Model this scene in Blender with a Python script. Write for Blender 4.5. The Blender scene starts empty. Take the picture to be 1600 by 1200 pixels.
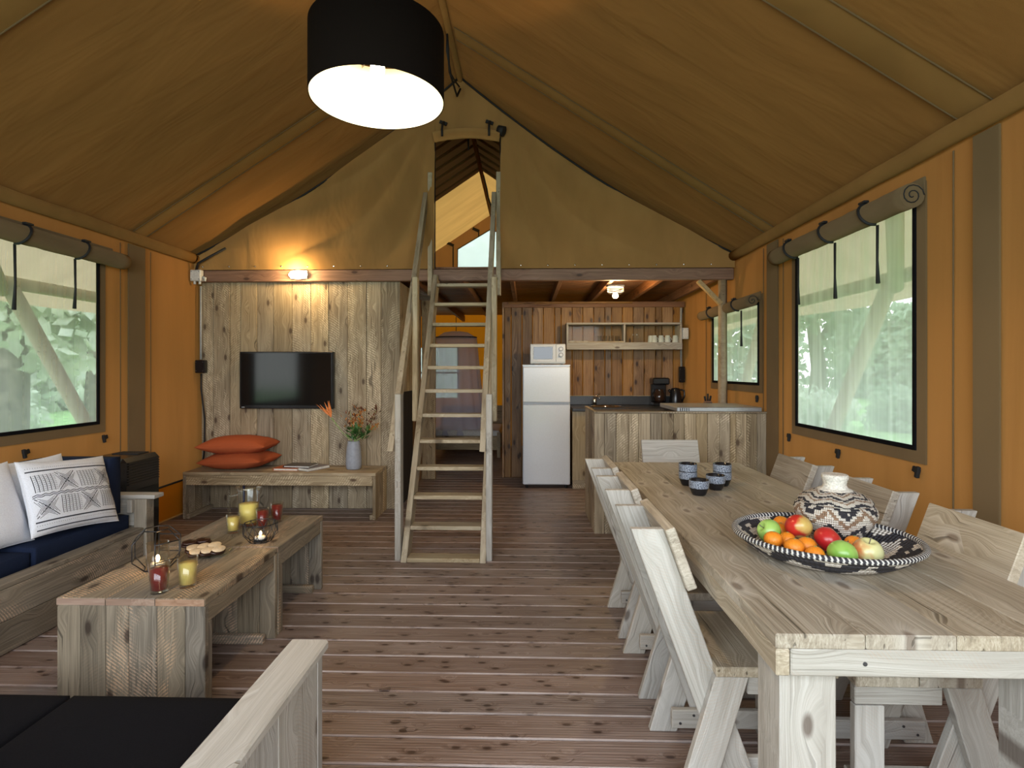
import bpy, bmesh, math, random
from mathutils import Vector, Matrix, Quaternion, noise
R = math.radians
rnd = random.Random(7)
scene = bpy.context.scene
COL = scene.collection

# ---------------------------------------------------------------- camera, sky, sun, exposure
cam_d = bpy.data.cameras.new('camera')
cam = bpy.data.objects.new('camera', cam_d)
COL.objects.link(cam)
cam.location = (0, 0, 1.38)
cam.rotation_euler = (R(90), 0, R(1.53))
cam_d.sensor_width = 36
cam_d.lens = 860 / 1600 * 36
cam_d.shift_y = -21 / 1600
cam_d.clip_start = 0.05
cam_d.clip_end = 300
scene.camera = cam
scene.view_settings.view_transform = 'Standard'
scene.view_settings.look = 'None'
scene.view_settings.exposure = 0.0
scene.view_settings.gamma = 1
scene.view_settings.use_curve_mapping = False
scene.cycles.use_denoising = True
scene.cycles.max_bounces = 8
scene.cycles.diffuse_bounces = 4
scene.cycles.glossy_bounces = 3
scene.cycles.transmission_bounces = 6
scene.cycles.transparent_max_bounces = 12
scene.cycles.caustics_reflective = False
scene.cycles.caustics_refractive = False
scene.cycles.sample_clamp_indirect = 4.0

world = bpy.data.worlds.new('overcast_sky')
scene.world = world
world.use_nodes = True
wn = world.node_tree
bg = wn.nodes['Background']
SKY_STRENGTH = 3.3
bg.inputs['Strength'].default_value = SKY_STRENGTH
_tc = wn.nodes.new('ShaderNodeTexCoord')
_sx = wn.nodes.new('ShaderNodeSeparateXYZ')
_cr = wn.nodes.new('ShaderNodeValToRGB')
_cr.color_ramp.elements[0].position = 0.0
_cr.color_ramp.elements[0].color = (0.92, 0.95, 0.94, 1)
_cr.color_ramp.elements[1].position = 0.7
_cr.color_ramp.elements[1].color = (0.72, 0.84, 1.0, 1)
wn.links.new(_tc.outputs['Generated'], _sx.inputs[0])
wn.links.new(_sx.outputs['Z'], _cr.inputs[0])
wn.links.new(_cr.outputs[0], bg.inputs['Color'])

def light(name, kind, loc, power, color, size=0.05, rot=(0, 0, 0), size_y=None):
    d = bpy.data.lights.new(name, kind)
    d.energy = power
    d.color = color
    if kind == 'AREA':
        d.shape = 'RECTANGLE'
        d.size = size
        d.size_y = size_y or size
    elif kind == 'SUN':
        d.angle = size
    else:
        d.shadow_soft_size = size
    o = bpy.data.objects.new(name, d)
    o.location = loc
    o.rotation_euler = rot
    COL.objects.link(o)
    return o
# daylight that comes in through the open front of the tent, behind the camera
light('daylight_open_front', 'AREA', (-0.6, -1.0, 1.95), 145, (0.84, 0.92, 1.0), 5.0, (R(66), 0, 0), 1.3)
WARM = (1.0, 0.70, 0.34)
light('pendant_bulb_light', 'POINT', (-0.62, 2.275, 2.61), 100, WARM, 0.03)
light('beam_lamp_light', 'POINT', (-2.245, 5.26, 2.32), 20, WARM, 0.04)
light('kitchen_lamp_light', 'POINT', (0.93, 5.80, 2.12), 30, WARM, 0.04)

# ---------------------------------------------------------------- node helpers
class G:
    def __init__(s, name):
        s.m = bpy.data.materials.new(name)
        s.m.use_nodes = True
        s.t = s.m.node_tree
        s.t.nodes.clear()
        s.out = s.t.nodes.new('ShaderNodeOutputMaterial')
    def n(s, kind, ins=None, **attrs):
        x = s.t.nodes.new('ShaderNode' + kind)
        for k, v in attrs.items():
            setattr(x, k, v)
        for k, v in (ins or {}).items():
            s.set(x, k, v)
        return x
    def set(s, x, k, v):
        sock = x.inputs[k]
        if isinstance(v, bpy.types.Node):
            v = v.outputs[0]
        if isinstance(v, bpy.types.NodeSocket):
            s.t.links.new(v, sock)
        elif isinstance(v, (tuple, list)) and len(v) == 3 and sock.type == 'RGBA':
            sock.default_value = (*v, 1)
        else:
            sock.default_value = v
    def math(s, op, a, b=0.0, c=None, clamp=False):
        x = s.n('Math', operation=op, use_clamp=clamp)
        s.set(x, 0, a); s.set(x, 1, b)
        if c is not None: s.set(x, 2, c)
        return x.outputs[0]
    def ramp(s, fac, stops, interp='LINEAR'):
        x = s.n('ValToRGB', {'Fac': fac})
        cr = x.color_ramp
        cr.interpolation = interp
        while len(cr.elements) < len(stops): cr.elements.new(0.5)
        for e, (p, c) in zip(cr.elements, stops):
            e.position = p
            e.color = (*c, 1) if len(c) == 3 else c
        return x.outputs[0]
    def mix(s, fac, a, b, mode='MIX'):
        x = s.n('MixRGB', blend_type=mode)
        s.set(x, 0, fac); s.set(x, 1, a); s.set(x, 2, b)
        return x.outputs[0]
    def maprange(s, v, a, b, c=0.0, d=1.0):
        x = s.n('MapRange')
        s.set(x, 0, v); s.set(x, 1, a); s.set(x, 2, b); s.set(x, 3, c); s.set(x, 4, d)
        return x.outputs[0]
    def bsdf(s, **ins):
        ins2 = {k.replace('_', ' '): v for k, v in ins.items()}
        x = s.n('BsdfPrincipled')
        for k, v in ins2.items(): s.set(x, k, v)
        s.t.links.new(x.outputs[0], s.out.inputs[0])
        return x
    def bump(s, h, strength=0.3, dist=0.01):
        return s.n('Bump', {'Height': h, 'Strength': strength, 'Distance': dist}).outputs[0]

def plain(name, col, rough=0.6, metal=0.0, bump=0.0, bscale=60, var=0.06, **kw):
    g = G(name)
    tc = g.n('TexCoord')
    nz = g.n('TexNoise', {'Vector': tc.outputs['Object'], 'Scale': bscale, 'Detail': 4.0})
    lo = tuple(max(0, c * (1 - var * 2)) for c in col)
    hi = tuple(min(1, c * (1 + var * 2)) for c in col)
    c = g.ramp(nz.outputs['Fac'], [(0.3, lo), (0.7, hi)])
    b = g.bsdf(Base_Color=c, Roughness=rough, Metallic=metal, **kw)
    if bump: g.set(b, 'Normal', g.bump(nz.outputs['Fac'], bump, 0.005))
    return g.m

def wood(name, dark, mid, light_, knot, knots=1.0, saw=0.0, rough=0.6, groove=0.0, value_var=0.18, wear=(0.45, 0.28, 0.17), spec=0.3, cracks=1.0, grain=1.0, sawf=560, ks=1.0, halo=None, edge=None, edgecol=(0.5, 0.42, 0.36)):
    """boards run along local X, width along local Y"""
    g = G(name)
    tc = g.n('TexCoord')
    oi = g.n('ObjectInfo')
    rn = oi.outputs['Random']
    off = g.n('CombineXYZ', {0: g.math('MULTIPLY', rn, 91.7), 1: g.math('MULTIPLY', rn, 37.3), 2: g.math('MULTIPLY', rn, 53.1)})
    p = g.n('VectorMath', {0: tc.outputs['Object'], 1: off}, operation='ADD').outputs[0]
    def mp(sx, sy, sz):
        return g.n('Mapping', {'Vector': p, 'Scale': (sx, sy, sz)}).outputs[0]
    # knots
    kv = g.n('TexVoronoi', {'Vector': mp(3.6, 8.0, 0.6), 'Scale': ks, 'Randomness': 1.0}, voronoi_dimensions='2D')
    kd = kv.outputs['Distance']
    kmask = g.maprange(kd, 0.07, 0.14, 1.0, 0.0)
    khalo = g.maprange(kd, 0.08, 0.36, 1.0, 0.0)
    # grain warped round knots
    warp = g.n('TexNoise', {'Vector': mp(1.6, 5, 5), 'Scale': 1.0, 'Detail': 2.0})
    sep = g.n('SeparateXYZ', {0: p})
    yy = g.math('ADD', sep.outputs[1], g.math('MULTIPLY', g.math('SUBTRACT', warp.outputs['Fac'], 0.5), 0.05))
    yy = g.math('ADD', yy, g.math('MULTIPLY', khalo, 0.03))
    gp = g.n('CombineXYZ', {0: g.math('MULTIPLY', sep.outputs[0], 1.5), 1: g.math('MULTIPLY', yy, 85 * grain), 2: g.math('MULTIPLY', sep.outputs[2], 30)})
    gn = g.n('TexNoise', {'Vector': gp, 'Scale': 1.0, 'Detail': 5.0, 'Roughness': 0.62})
    fp = g.n('CombineXYZ', {0: g.math('MULTIPLY', sep.outputs[0], 5), 1: g.math('MULTIPLY', yy, 320), 2: g.math('MULTIPLY', sep.outputs[2], 120)})
    fn = g.n('TexNoise', {'Vector': fp, 'Scale': 1.0, 'Detail': 2.0})
    gr = g.math('ADD', g.math('MULTIPLY', gn.outputs['Fac'], 0.65), g.math('MULTIPLY', fn.outputs['Fac'], 0.35))
    col = g.ramp(gr, [(0.34, dark), (0.5, mid), (0.66, light_)])
    # large patches
    pn = g.n('TexNoise', {'Vector': mp(2.2, 6, 6), 'Scale': 1.0, 'Detail': 3.0})
    col = g.mix(g.maprange(pn.outputs['Fac'], 0.35, 0.7, 0.0, 0.5), col, light_)
    hgt = gr
    if saw > 0:
        # rough saw strokes, only on some boards and in patches
        loc = g.n('SeparateXYZ', {0: tc.outputs['Object']})
        ay = loc.outputs[1]
        par = g.math('SUBTRACT', g.math('MULTIPLY', g.math('GREATER_THAN', g.math('FRACT', g.math('MULTIPLY', rn, 7.3)), 0.5), 2.0), 1.0)
        u = g.math('ADD', loc.outputs[0], g.math('MULTIPLY', g.math('MULTIPLY', ay, par), 0.75))
        u = g.math('ADD', u, g.math('MULTIPLY', g.math('MULTIPLY', ay, ay), 2.0))
        u = g.math('ADD', u, g.math('MULTIPLY', warp.outputs['Fac'], 0.05))
        st = g.math('SINE', g.math('MULTIPLY', u, sawf))
        brk = g.n('TexNoise', {'Vector': mp(20, 90, 90), 'Scale': 1.0, 'Detail': 2.0})
        st = g.math('ADD', st, g.math('MULTIPLY', g.math('SUBTRACT', brk.outputs['Fac'], 0.5), 5.5))
        sm = g.maprange(st, 0.1, 0.8)
        pm = g.n('TexNoise', {'Vector': mp(2.6, 9, 9), 'Scale': 1.0, 'Detail': 2.0, 'Distortion': 0.6})
        patch = g.maprange(pm.outputs['Fac'], 0.46, 0.60)
        some = g.maprange(g.math('FRACT', g.math('MULTIPLY', rn, 13.7)), 0.25, 0.45)
        sm = g.math('MULTIPLY', g.math('MULTIPLY', sm, patch), g.math('MULTIPLY', some, saw))
        col = g.mix(sm, col, wear)
        hgt = g.math('SUBTRACT', hgt, g.math('MULTIPLY', sm, 0.4))
    # knots and cracks
    if knots > 0:
        pick = g.n('SeparateColor', {0: kv.outputs['Color']}).outputs[0]
        on = g.math('GREATER_THAN', pick, 1.0 - 0.45 * knots)
        col = g.mix(g.math('MULTIPLY', g.math('MULTIPLY', khalo, on), 0.5 if halo else 0.38), col, halo or dark)
        col = g.mix(g.math('MULTIPLY', g.math('MULTIPLY', kmask, on), 0.85), col, knot)
    if cracks > 0:
        cp = g.n('CombineXYZ', {0: g.math('MULTIPLY', sep.outputs[0], 2.4), 1: g.math('MULTIPLY', yy, 75), 2: g.math('MULTIPLY', sep.outputs[2], 40)})
        cn = g.n('TexNoise', {'Vector': cp, 'Scale': 1.0, 'Detail': 1.0})
        cm = g.maprange(cn.outputs['Fac'], 0.70, 0.76)
        col = g.mix(g.math('MULTIPLY', cm, 0.65 * cracks), col, tuple(c * 0.35 for c in dark))
        hgt = g.math('SUBTRACT', hgt, g.math('MULTIPLY', cm, 0.6))
    # board to board difference
    v = g.maprange(g.math('FRACT', g.math('MULTIPLY', rn, 29.3)), 0, 1, 1 - value_var, 1 + value_var)
    sat = g.maprange(g.math('FRACT', g.math('MULTIPLY', rn, 5.9)), 0, 1, 0.8, 1.15)
    hs = g.n('HueSaturation', {'Color': col, 'Value': v, 'Saturation': sat})
    col = hs.outputs[0]
    if groove > 0:
        gy = g.math('SINE', g.math('MULTIPLY', g.n('SeparateXYZ', {0: tc.outputs['Object']}).outputs[1], 6.2832 / 0.0145))
        hgt = g.math('ADD', hgt, g.math('MULTIPLY', gy, groove))
        col = g.mix(g.maprange(gy, -1, -0.3, 0.42, 0.0), col, tuple(c * 0.5 for c in dark))
    if edge:
        ey = g.math('ABSOLUTE', g.n('SeparateXYZ', {0: tc.outputs['Object']}).outputs[1])
        en = g.n('TexNoise', {'Vector': mp(3, 3, 3), 'Scale': 1.0, 'Detail': 3.0})
        em = g.math('MULTIPLY', g.maprange(ey, edge - 0.006, edge - 0.002), g.maprange(en.outputs['Fac'], 0.35, 0.6))
        col = g.mix(g.math('MULTIPLY', em, 0.8), col, edgecol)
    nrm = g.bump(hgt, 0.55, 0.006)
    b = g.bsdf(Base_Color=col, Roughness=g.maprange(gr, 0.3, 0.7, rough + 0.1, rough - 0.08), Normal=nrm)
    b.inputs['Specular IOR Level'].default_value = spec
    return g.m

def canvas(name, col, trans, tcol=None, wrinkle=0.25, rough=0.9, scale=(3, 3, 1.2), weave=True, dirt=0.10):
    g = G(name)
    tc = g.n('TexCoord')
    n1 = g.n('TexNoise', {'Vector': g.n('Mapping', {'Vector': tc.outputs['Object'], 'Scale': scale}), 'Scale': 1.0, 'Detail': 3.0, 'Distortion': 0.4})
    n2 = g.n('TexNoise', {'Vector': tc.outputs['Object'], 'Scale': 260.0, 'Detail': 2.0})
    c = g.mix(g.maprange(n1.outputs['Fac'], 0.3, 0.7, 0, 1), tuple(x * (1 - dirt) for x in col), tuple(min(1, x * (1 + dirt)) for x in col))
    c = g.mix(g.math('MULTIPLY', n2.outputs['Fac'], 0.12), c, tuple(x * 0.6 for x in col))
    h = g.math('ADD', g.math('MULTIPLY', n1.outputs['Fac'], 1.0), g.math('MULTIPLY', n2.outputs['Fac'], 0.02))
    nrm = g.bump(h, wrinkle, 0.05)
    d = g.n('BsdfDiffuse', {'Color': c, 'Roughness': 1.0, 'Normal': nrm})
    t = g.n('BsdfTranslucent', {'Color': tcol or c, 'Normal': nrm})
    mx = g.n('MixShader', {0: trans, 1: d, 2: t})
    g.t.links.new(mx.outputs[0], g.out.inputs[0])
    return g.m

def emit(name, col, strength):
    g = G(name)
    e = g.n('Emission', {'Color': col, 'Strength': strength})
    g.t.links.new(e.outputs[0], g.out.inputs[0])
    return g.m

def glass(name, col=(1, 1, 1), rough=0.0, ior=1.45, haze=0.0, hcol=(0.9, 0.95, 0.95), thin=True, gloss=0.06):
    """thin clear sheet: mostly transparent, a little mirror, an optional milky film"""
    g = G(name)
    tr = g.n('BsdfTransparent', {'Color': col})
    gl = g.n('BsdfGlossy', {'Color': (1, 1, 1), 'Roughness': rough + 0.02})
    lw = g.n('LayerWeight', {'Blend': 0.5})
    f = g.math('MULTIPLY_ADD', g.math('POWER', lw.outputs['Facing'], 2.2), gloss * 7, gloss * 0.3, clamp=True)
    m1 = g.n('MixShader', {0: f, 1: tr, 2: gl})
    last = m1
    if haze:
        tl = g.n('BsdfTranslucent', {'Color': hcol})
        df = g.n('BsdfDiffuse', {'Color': hcol})
        mm = g.n('MixShader', {0: 0.4, 1: tl, 2: df})
        last = g.n('MixShader', {0: haze, 1: m1, 2: mm})
    g.t.links.new(last.outputs[0], g.out.inputs[0])
    return g.m

def screen(name, haze, folds=0.0):
    """fine mesh / soft vinyl window: lets the view through under a milky film, with vertical folds"""
    g = G(name)
    tc = g.n('TexCoord')
    sp = g.n('Mapping', {'Vector': tc.outputs['Object'], 'Scale': (1, 16, 0.7)})
    nz = g.n('TexNoise', {'Vector': sp, 'Scale': 1.0, 'Detail': 2.0})
    hz = g.math('ADD', g.maprange(nz.outputs['Fac'], 0.35, 0.7, -folds, folds), haze, clamp=True)
    tr = g.n('BsdfTransparent', {'Color': (0.97, 0.975, 0.975)})
    tl = g.n('BsdfTranslucent', {'Color': (0.93, 0.935, 0.94)})
    df = g.n('BsdfDiffuse', {'Color': (0.74, 0.76, 0.78)})
    mm = g.n('MixShader', {0: 0.25, 1: tl, 2: df})
    mx = g.n('MixShader', {0: hz, 1: tr, 2: mm})
    g.t.links.new(mx.outputs[0], g.out.inputs[0])
    return g.m

M = {}
M['reclaimed'] = wood('reclaimed_wood', (0.095, 0.078, 0.058), (0.20, 0.165, 0.12), (0.34, 0.285, 0.21), (0.045, 0.03, 0.022), 1.1, saw=0.95, rough=0.62, value_var=0.18, wear=(0.52, 0.36, 0.24), sawf=420)
M['table'] = wood('table_wood', (0.195, 0.155, 0.105), (0.35, 0.29, 0.21), (0.54, 0.48, 0.385), (0.20, 0.15, 0.11), 0.7, saw=0.25, rough=0.5, value_var=0.14, spec=0.4, wear=(0.60, 0.52, 0.42), sawf=380, halo=(0.66, 0.61, 0.53))
M['wallboard'] = wood('wall_boards_wood', (0.14, 0.098, 0.057), (0.30, 0.225, 0.138), (0.50, 0.40, 0.265), (0.085, 0.05, 0.03), 0.7, saw=0.75, rough=0.6, value_var=0.2, wear=(0.72, 0.60, 0.42), sawf=260)
M['pale'] = wood('pale_scaffold_wood', (0.27, 0.245, 0.205), (0.385, 0.355, 0.31), (0.51, 0.485, 0.44), (0.12, 0.09, 0.07), 0.8, saw=0.15, rough=0.6, value_var=0.10, cracks=0.5, halo=(0.50, 0.47, 0.42))
M['ladder'] = wood('ladder_wood', (0.235, 0.175, 0.10), (0.39, 0.31, 0.195), (0.54, 0.45, 0.31), (0.13, 0.09, 0.05), 0.5, saw=0.35, rough=0.6, value_var=0.12)  # darker, yellower tone puts the lamp's warm light into the ladder's colour
M['endgrain'] = wood('end_grain_wood', (0.22, 0.12, 0.07), (0.36, 0.215, 0.135), (0.46, 0.31, 0.21), (0.15, 0.09, 0.06), 0.2, rough=0.7)
M['floor'] = wood('floor_decking_wood', (0.115, 0.07, 0.052), (0.225, 0.155, 0.125), (0.345, 0.27, 0.235), (0.03, 0.012, 0.008), 1.5, rough=0.42, groove=0.07, value_var=0.13, spec=0.5, ks=1.7, edge=0.0701, edgecol=(0.50, 0.42, 0.39))
M['pine'] = wood('kitchen_pine', (0.10, 0.042, 0.015), (0.235, 0.118, 0.042), (0.37, 0.205, 0.08), (0.025, 0.008, 0.004), 1.8, rough=0.42, value_var=0.3, spec=0.3, ks=0.9)
M['beam'] = wood('beam_wood', (0.12, 0.05, 0.024), (0.20, 0.09, 0.045), (0.29, 0.14, 0.07), (0.05, 0.02, 0.01), 0.6, rough=0.5, value_var=0.15)
M['log'] = wood('log_wood', (0.26, 0.17, 0.085), (0.40, 0.28, 0.15), (0.50, 0.37, 0.21), (0.12, 0.06, 0.03), 0.8, rough=0.5)
M['outlog'] = wood('outdoor_log_wood', (0.34, 0.26, 0.17), (0.44, 0.35, 0.24), (0.54, 0.44, 0.31), (0.3, 0.22, 0.15), 0.3, rough=0.7)
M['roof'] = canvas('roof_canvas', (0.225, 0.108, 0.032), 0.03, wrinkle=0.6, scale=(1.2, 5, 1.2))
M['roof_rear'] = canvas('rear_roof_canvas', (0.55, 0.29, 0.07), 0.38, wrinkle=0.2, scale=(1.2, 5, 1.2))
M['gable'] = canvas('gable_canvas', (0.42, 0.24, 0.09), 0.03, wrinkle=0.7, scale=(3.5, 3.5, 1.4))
M['wall'] = canvas('wall_canvas', (0.365, 0.170, 0.055), 0.10, (0.78, 0.30, 0.07), wrinkle=0.3, scale=(5, 5, 0.6))
M['wall_bright'] = canvas('thin_orange_canvas', (0.55, 0.19, 0.012), 0.17, (0.95, 0.27, 0.01), wrinkle=0.1)
M['band'] = canvas('seam_band_canvas', (0.175, 0.115, 0.058), 0.01, wrinkle=0.1)
M['band_roof'] = canvas('roof_seam_canvas', (0.25, 0.135, 0.045), 0.02, wrinkle=0.2)
M['blind'] = canvas('blind_canvas', (0.185, 0.128, 0.070), 0.02, wrinkle=0.4, scale=(6, 2, 6))
M['awning'] = canvas('awning_canvas', (0.60, 0.46, 0.28), 0.42, wrinkle=0.3, scale=(2, 5, 2))
M['black'] = plain('black_webbing', (0.012, 0.012, 0.013), 0.7)
M['blackgloss'] = plain('black_plastic', (0.012, 0.012, 0.014), 0.22)
M['screen'] = plain('tv_glass', (0.006, 0.007, 0.008), 0.10, var=0.02)
M['greyplastic'] = plain('grey_plastic', (0.42, 0.43, 0.42), 0.5)
M['whiteplastic'] = plain('white_plastic', (0.72, 0.72, 0.70), 0.4)
M['fridge'] = plain('white_enamel', (0.76, 0.81, 0.88), 0.16, var=0.01)
M['microwave'] = plain('silver_paint', (0.62, 0.63, 0.64), 0.3, var=0.02)
M['chrome'] = plain('chrome', (0.75, 0.76, 0.78), 0.12, 1.0, var=0.02)
M['steel'] = plain('brushed_steel', (0.52, 0.53, 0.54), 0.35, 0.7, var=0.04)
M['worktop'] = plain('dark_worktop', (0.035, 0.036, 0.038), 0.3, bscale=300, var=0.3)
M['navy'] = plain('navy_fabric', (0.010, 0.017, 0.042), 0.9, bump=0.3, bscale=420, var=0.15, Specular_IOR_Level=0.15)
M['blackfab'] = plain('black_fabric', (0.006, 0.006, 0.008), 0.9, bump=0.3, bscale=420, var=0.15, Specular_IOR_Level=0.1)
M['white_linen'] = plain('white_linen', (0.78, 0.80, 0.86), 0.9, bump=0.35, bscale=260, var=0.05)
M['print'] = plain('dark_fabric_print', (0.03, 0.032, 0.045), 0.9)
M['rust'] = plain('rust_fabric', (0.42, 0.085, 0.022), 0.85, bump=0.3, bscale=300, var=0.07)
M['lining'] = plain('white_lamp_lining', (0.9, 0.88, 0.82), 0.8, var=0.01)
M['shade'] = plain('black_lamp_fabric', (0.006, 0.004, 0.003), 0.9, bump=0.2, bscale=500, **{'Specular_IOR_Level': 0.08})
M['vase'] = plain('grey_stoneware', (0.33, 0.35, 0.40), 0.55, bump=0.4, bscale=40, var=0.05)
M['wire'] = plain('black_wire', (0.012, 0.012, 0.014), 0.4)
M['glass'] = glass('clear_glass', (0.985, 0.995, 0.99), 0.0, gloss=0.10)
M['pane_in'] = glass('cabinet_glass', (0.95, 0.97, 0.96), 0.0, gloss=0.012)
M['yellow_juice'] = plain('yellow_juice', (1.0, 0.76, 0.20), 0.35, var=0.02)
M['red_juice'] = plain('red_juice', (0.24, 0.005, 0.007), 0.25, var=0.05)
M['flame'] = emit('candle_flame', (1.0, 0.62, 0.28), 28)
M['bulb'] = emit('glowing_bulb', (1.0, 0.80, 0.48), 40)
M['lampglow'] = emit('glowing_lamp_glass', (1.0, 0.80, 0.45), 9)
M['wax'] = plain('white_wax', (0.75, 0.70, 0.60), 0.5)
M['net'] = glass('mosquito_net', (0.95, 0.95, 0.97), 0.4, haze=0.5, hcol=(0.75, 0.78, 0.95), gloss=0.0)
M['leaf'] = plain('leaf_green', (0.05, 0.14, 0.03), 0.5, var=0.3, bscale=20)
M['stem'] = plain('stem_green', (0.25, 0.36, 0.12), 0.6)
M['orange_petal'] = plain('orange_petal', (0.75, 0.20, 0.02), 0.5, var=0.15)
M['brown_petal'] = plain('brown_petal', (0.16, 0.05, 0.02), 0.6, var=0.4, bscale=30)
M['amber_petal'] = plain('amber_petal', (0.48, 0.17, 0.025), 0.6, var=0.35, bscale=30)
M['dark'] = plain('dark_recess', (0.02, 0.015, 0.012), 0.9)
M['cream'] = plain('cream_page', (0.75, 0.72, 0.64), 0.8)
M['bookdark'] = plain('dark_cover', (0.06, 0.05, 0.05), 0.35, var=0.5, bscale=25)
M['bookgrey'] = plain('grey_cover', (0.16, 0.14, 0.16), 0.35, var=0.3, bscale=18)
M['bookorange'] = plain('orange_cover', (0.55, 0.13, 0.04), 0.4)
M['choc'] = plain('dark_chocolate', (0.028, 0.010, 0.006), 0.3, bump=0.5, bscale=60)
M['wchoc'] = plain('white_chocolate', (0.72, 0.56, 0.36), 0.4, bump=0.5, bscale=60)
M['lawn'] = plain('lawn_grass', (0.22, 0.40, 0.12), 0.95, bump=0.8, bscale=3, var=0.25)
M['bark'] = plain('tree_bark', (0.15, 0.13, 0.10), 0.9, bump=0.8, bscale=9, var=0.3)
M['screw'] = plain('dark_screw_metal', (0.14, 0.14, 0.15), 0.4, 0.8)
M['mattress'] = plain('mattress_cloth', (0.6, 0.58, 0.55), 0.9)

def leafmat(name, a, b):
    g = G(name)
    oi = g.n('TexCoord')
    nz = g.n('TexNoise', {'Vector': oi.outputs['Object'], 'Scale': 1.3, 'Detail': 3.0})
    c = g.ramp(nz.outputs['Fac'], [(0.35, a), (0.65, b)])
    d = g.n('BsdfDiffuse', {'Color': c})
    t = g.n('BsdfTranslucent', {'Color': c})
    mx = g.n('MixShader', {0: 0.5, 1: d, 2: t})
    g.t.links.new(mx.outputs[0], g.out.inputs[0])
    return g.m
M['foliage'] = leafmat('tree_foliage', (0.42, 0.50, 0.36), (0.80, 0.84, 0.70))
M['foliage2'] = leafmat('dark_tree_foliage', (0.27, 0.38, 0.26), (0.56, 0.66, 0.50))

def zigzag(name, kx, ky, amp, cols, stitches=True):
    """woven basket colours in UV: u round the basket, v along the coil"""
    g = G(name)
    uv = g.n('SeparateXYZ', {0: g.n('UVMap').outputs[0]})
    u, v = uv.outputs[0], uv.outputs[1]
    uq = g.math('DIVIDE', g.math('FLOOR', g.math('MULTIPLY', u, 120)), 120)
    vq = g.math('DIVIDE', g.math('FLOOR', g.math('MULTIPLY', v, 26)), 26)
    tri = g.math('ABSOLUTE', g.math('SUBTRACT', g.math('FRACT', g.math('MULTIPLY', uq, kx)), 0.5))
    nz = g.n('TexNoise', {'Vector': g.n('CombineXYZ', {0: g.math('MULTIPLY', uq, 40), 1: g.math('MULTIPLY', vq, 30), 2: 0.0}), 'Scale': 1.0, 'Detail': 1.0})
    w = g.math('FRACT', g.math('ADD', g.math('ADD', g.math('MULTIPLY', vq, ky), g.math('MULTIPLY', tri, amp)), g.math('MULTIPLY', nz.outputs['Fac'], 0.35)))
    c = g.ramp(w, cols, 'CONSTANT')
    su = g.math('SINE', g.math('MULTIPLY', u, 6.2832 * 120))
    sv = g.math('SINE', g.math('MULTIPLY', v, 6.2832 * 26))
    h = g.math('ADD', su, sv)
    c = g.mix(g.maprange(h, -1.9, -0.9, 0.55, 0.0), c, (0.05, 0.035, 0.03))
    b = g.bsdf(Base_Color=c, Roughness=0.8, Normal=g.bump(h, 0.6, 0.003))
    return g.m
CREAM, TAN, INK = (0.68, 0.62, 0.54), (0.30, 0.19, 0.12), (0.03, 0.028, 0.035)
M['jar'] = zigzag('jar_weave', 7, 2.4, 1.1, [(0, CREAM), (0.26, TAN), (0.44, CREAM), (0.62, INK), (0.88, CREAM)])
M['jarneck'] = plain('pale_cane_weave', (0.70, 0.66, 0.59), 0.8, bump=0.8, bscale=160, var=0.12)
M['tray'] = zigzag('tray_weave', 8, 1.0, 0.7, [(0, CREAM), (0.08, INK), (0.34, CREAM), (0.95, CREAM)])
g = G('rim_wrap')
_u = g.n('SeparateXYZ', {0: g.n('UVMap').outputs[0]})
_s = g.math('SINE', g.math('MULTIPLY', g.math('ADD', _u.outputs[0], g.math('MULTIPLY', _u.outputs[1], 0.01)), 6.2832 * 120))
g.bsdf(Base_Color=g.mix(g.maprange(_s, 0.1, 0.5), INK, (0.62, 0.60, 0.56)), Roughness=0.7, Normal=g.bump(_s, 0.5, 0.003))
M['rim'] = g.m
g = G('speckled_glaze')
_n = g.n('TexNoise', {'Vector': g.n('TexCoord').outputs['Object'], 'Scale': 420.0, 'Detail': 2.0})
g.bsdf(Base_Color=g.ramp(_n.outputs['Fac'], [(0.44, (0.02, 0.03, 0.05)), (0.50, (0.16, 0.20, 0.27)), (0.60, (0.55, 0.60, 0.68))]), Roughness=0.3)
M['speckle'] = g.m
def fruit(name, stops, rough=0.28, kind='z'):
    g = G(name)
    tc = g.n('TexCoord')
    nz = g.n('TexNoise', {'Vector': tc.outputs['Object'], 'Scale': 28.0, 'Detail': 3.0})
    sp = g.n('SeparateXYZ', {0: tc.outputs['Object']})
    f = g.math('ADD', g.math('MULTIPLY', sp.outputs[0 if kind == 'x' else 2], 9), g.math('MULTIPLY', nz.outputs['Fac'], 1.0))
    g.bsdf(Base_Color=g.ramp(f, stops), Roughness=rough)
    return g.m
M['apple_green'] = fruit('green_apple_skin', [(0.2, (0.20, 0.42, 0.06)), (0.8, (0.36, 0.56, 0.14))])
M['apple_red'] = fruit('red_apple_skin', [(0.2, (0.48, 0.015, 0.02)), (0.7, (0.50, 0.04, 0.03)), (0.95, (0.55, 0.42, 0.18))])
M['apple_mix'] = fruit('red_yellow_apple_skin', [(0.1, (0.60, 0.50, 0.14)), (0.45, (0.58, 0.34, 0.10)), (0.62, (0.52, 0.03, 0.02))], kind='x')
M['apple_yellow'] = fruit('yellow_apple_skin', [(0.05, (0.62, 0.22, 0.08)), (0.35, (0.66, 0.62, 0.28)), (0.8, (0.70, 0.70, 0.36))], kind='x')
M['orange'] = plain('orange_peel', (0.85, 0.27, 0.02), 0.42, bump=0.3, bscale=300, var=0.06)

# ---------------------------------------------------------------- object helpers
def tag(o, label=None, cat=None, group=None, kind=None):
    if label: o['label'] = label
    if cat: o['category'] = cat
    if group: o['group'] = group
    if kind: o['kind'] = kind
    return o

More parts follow.
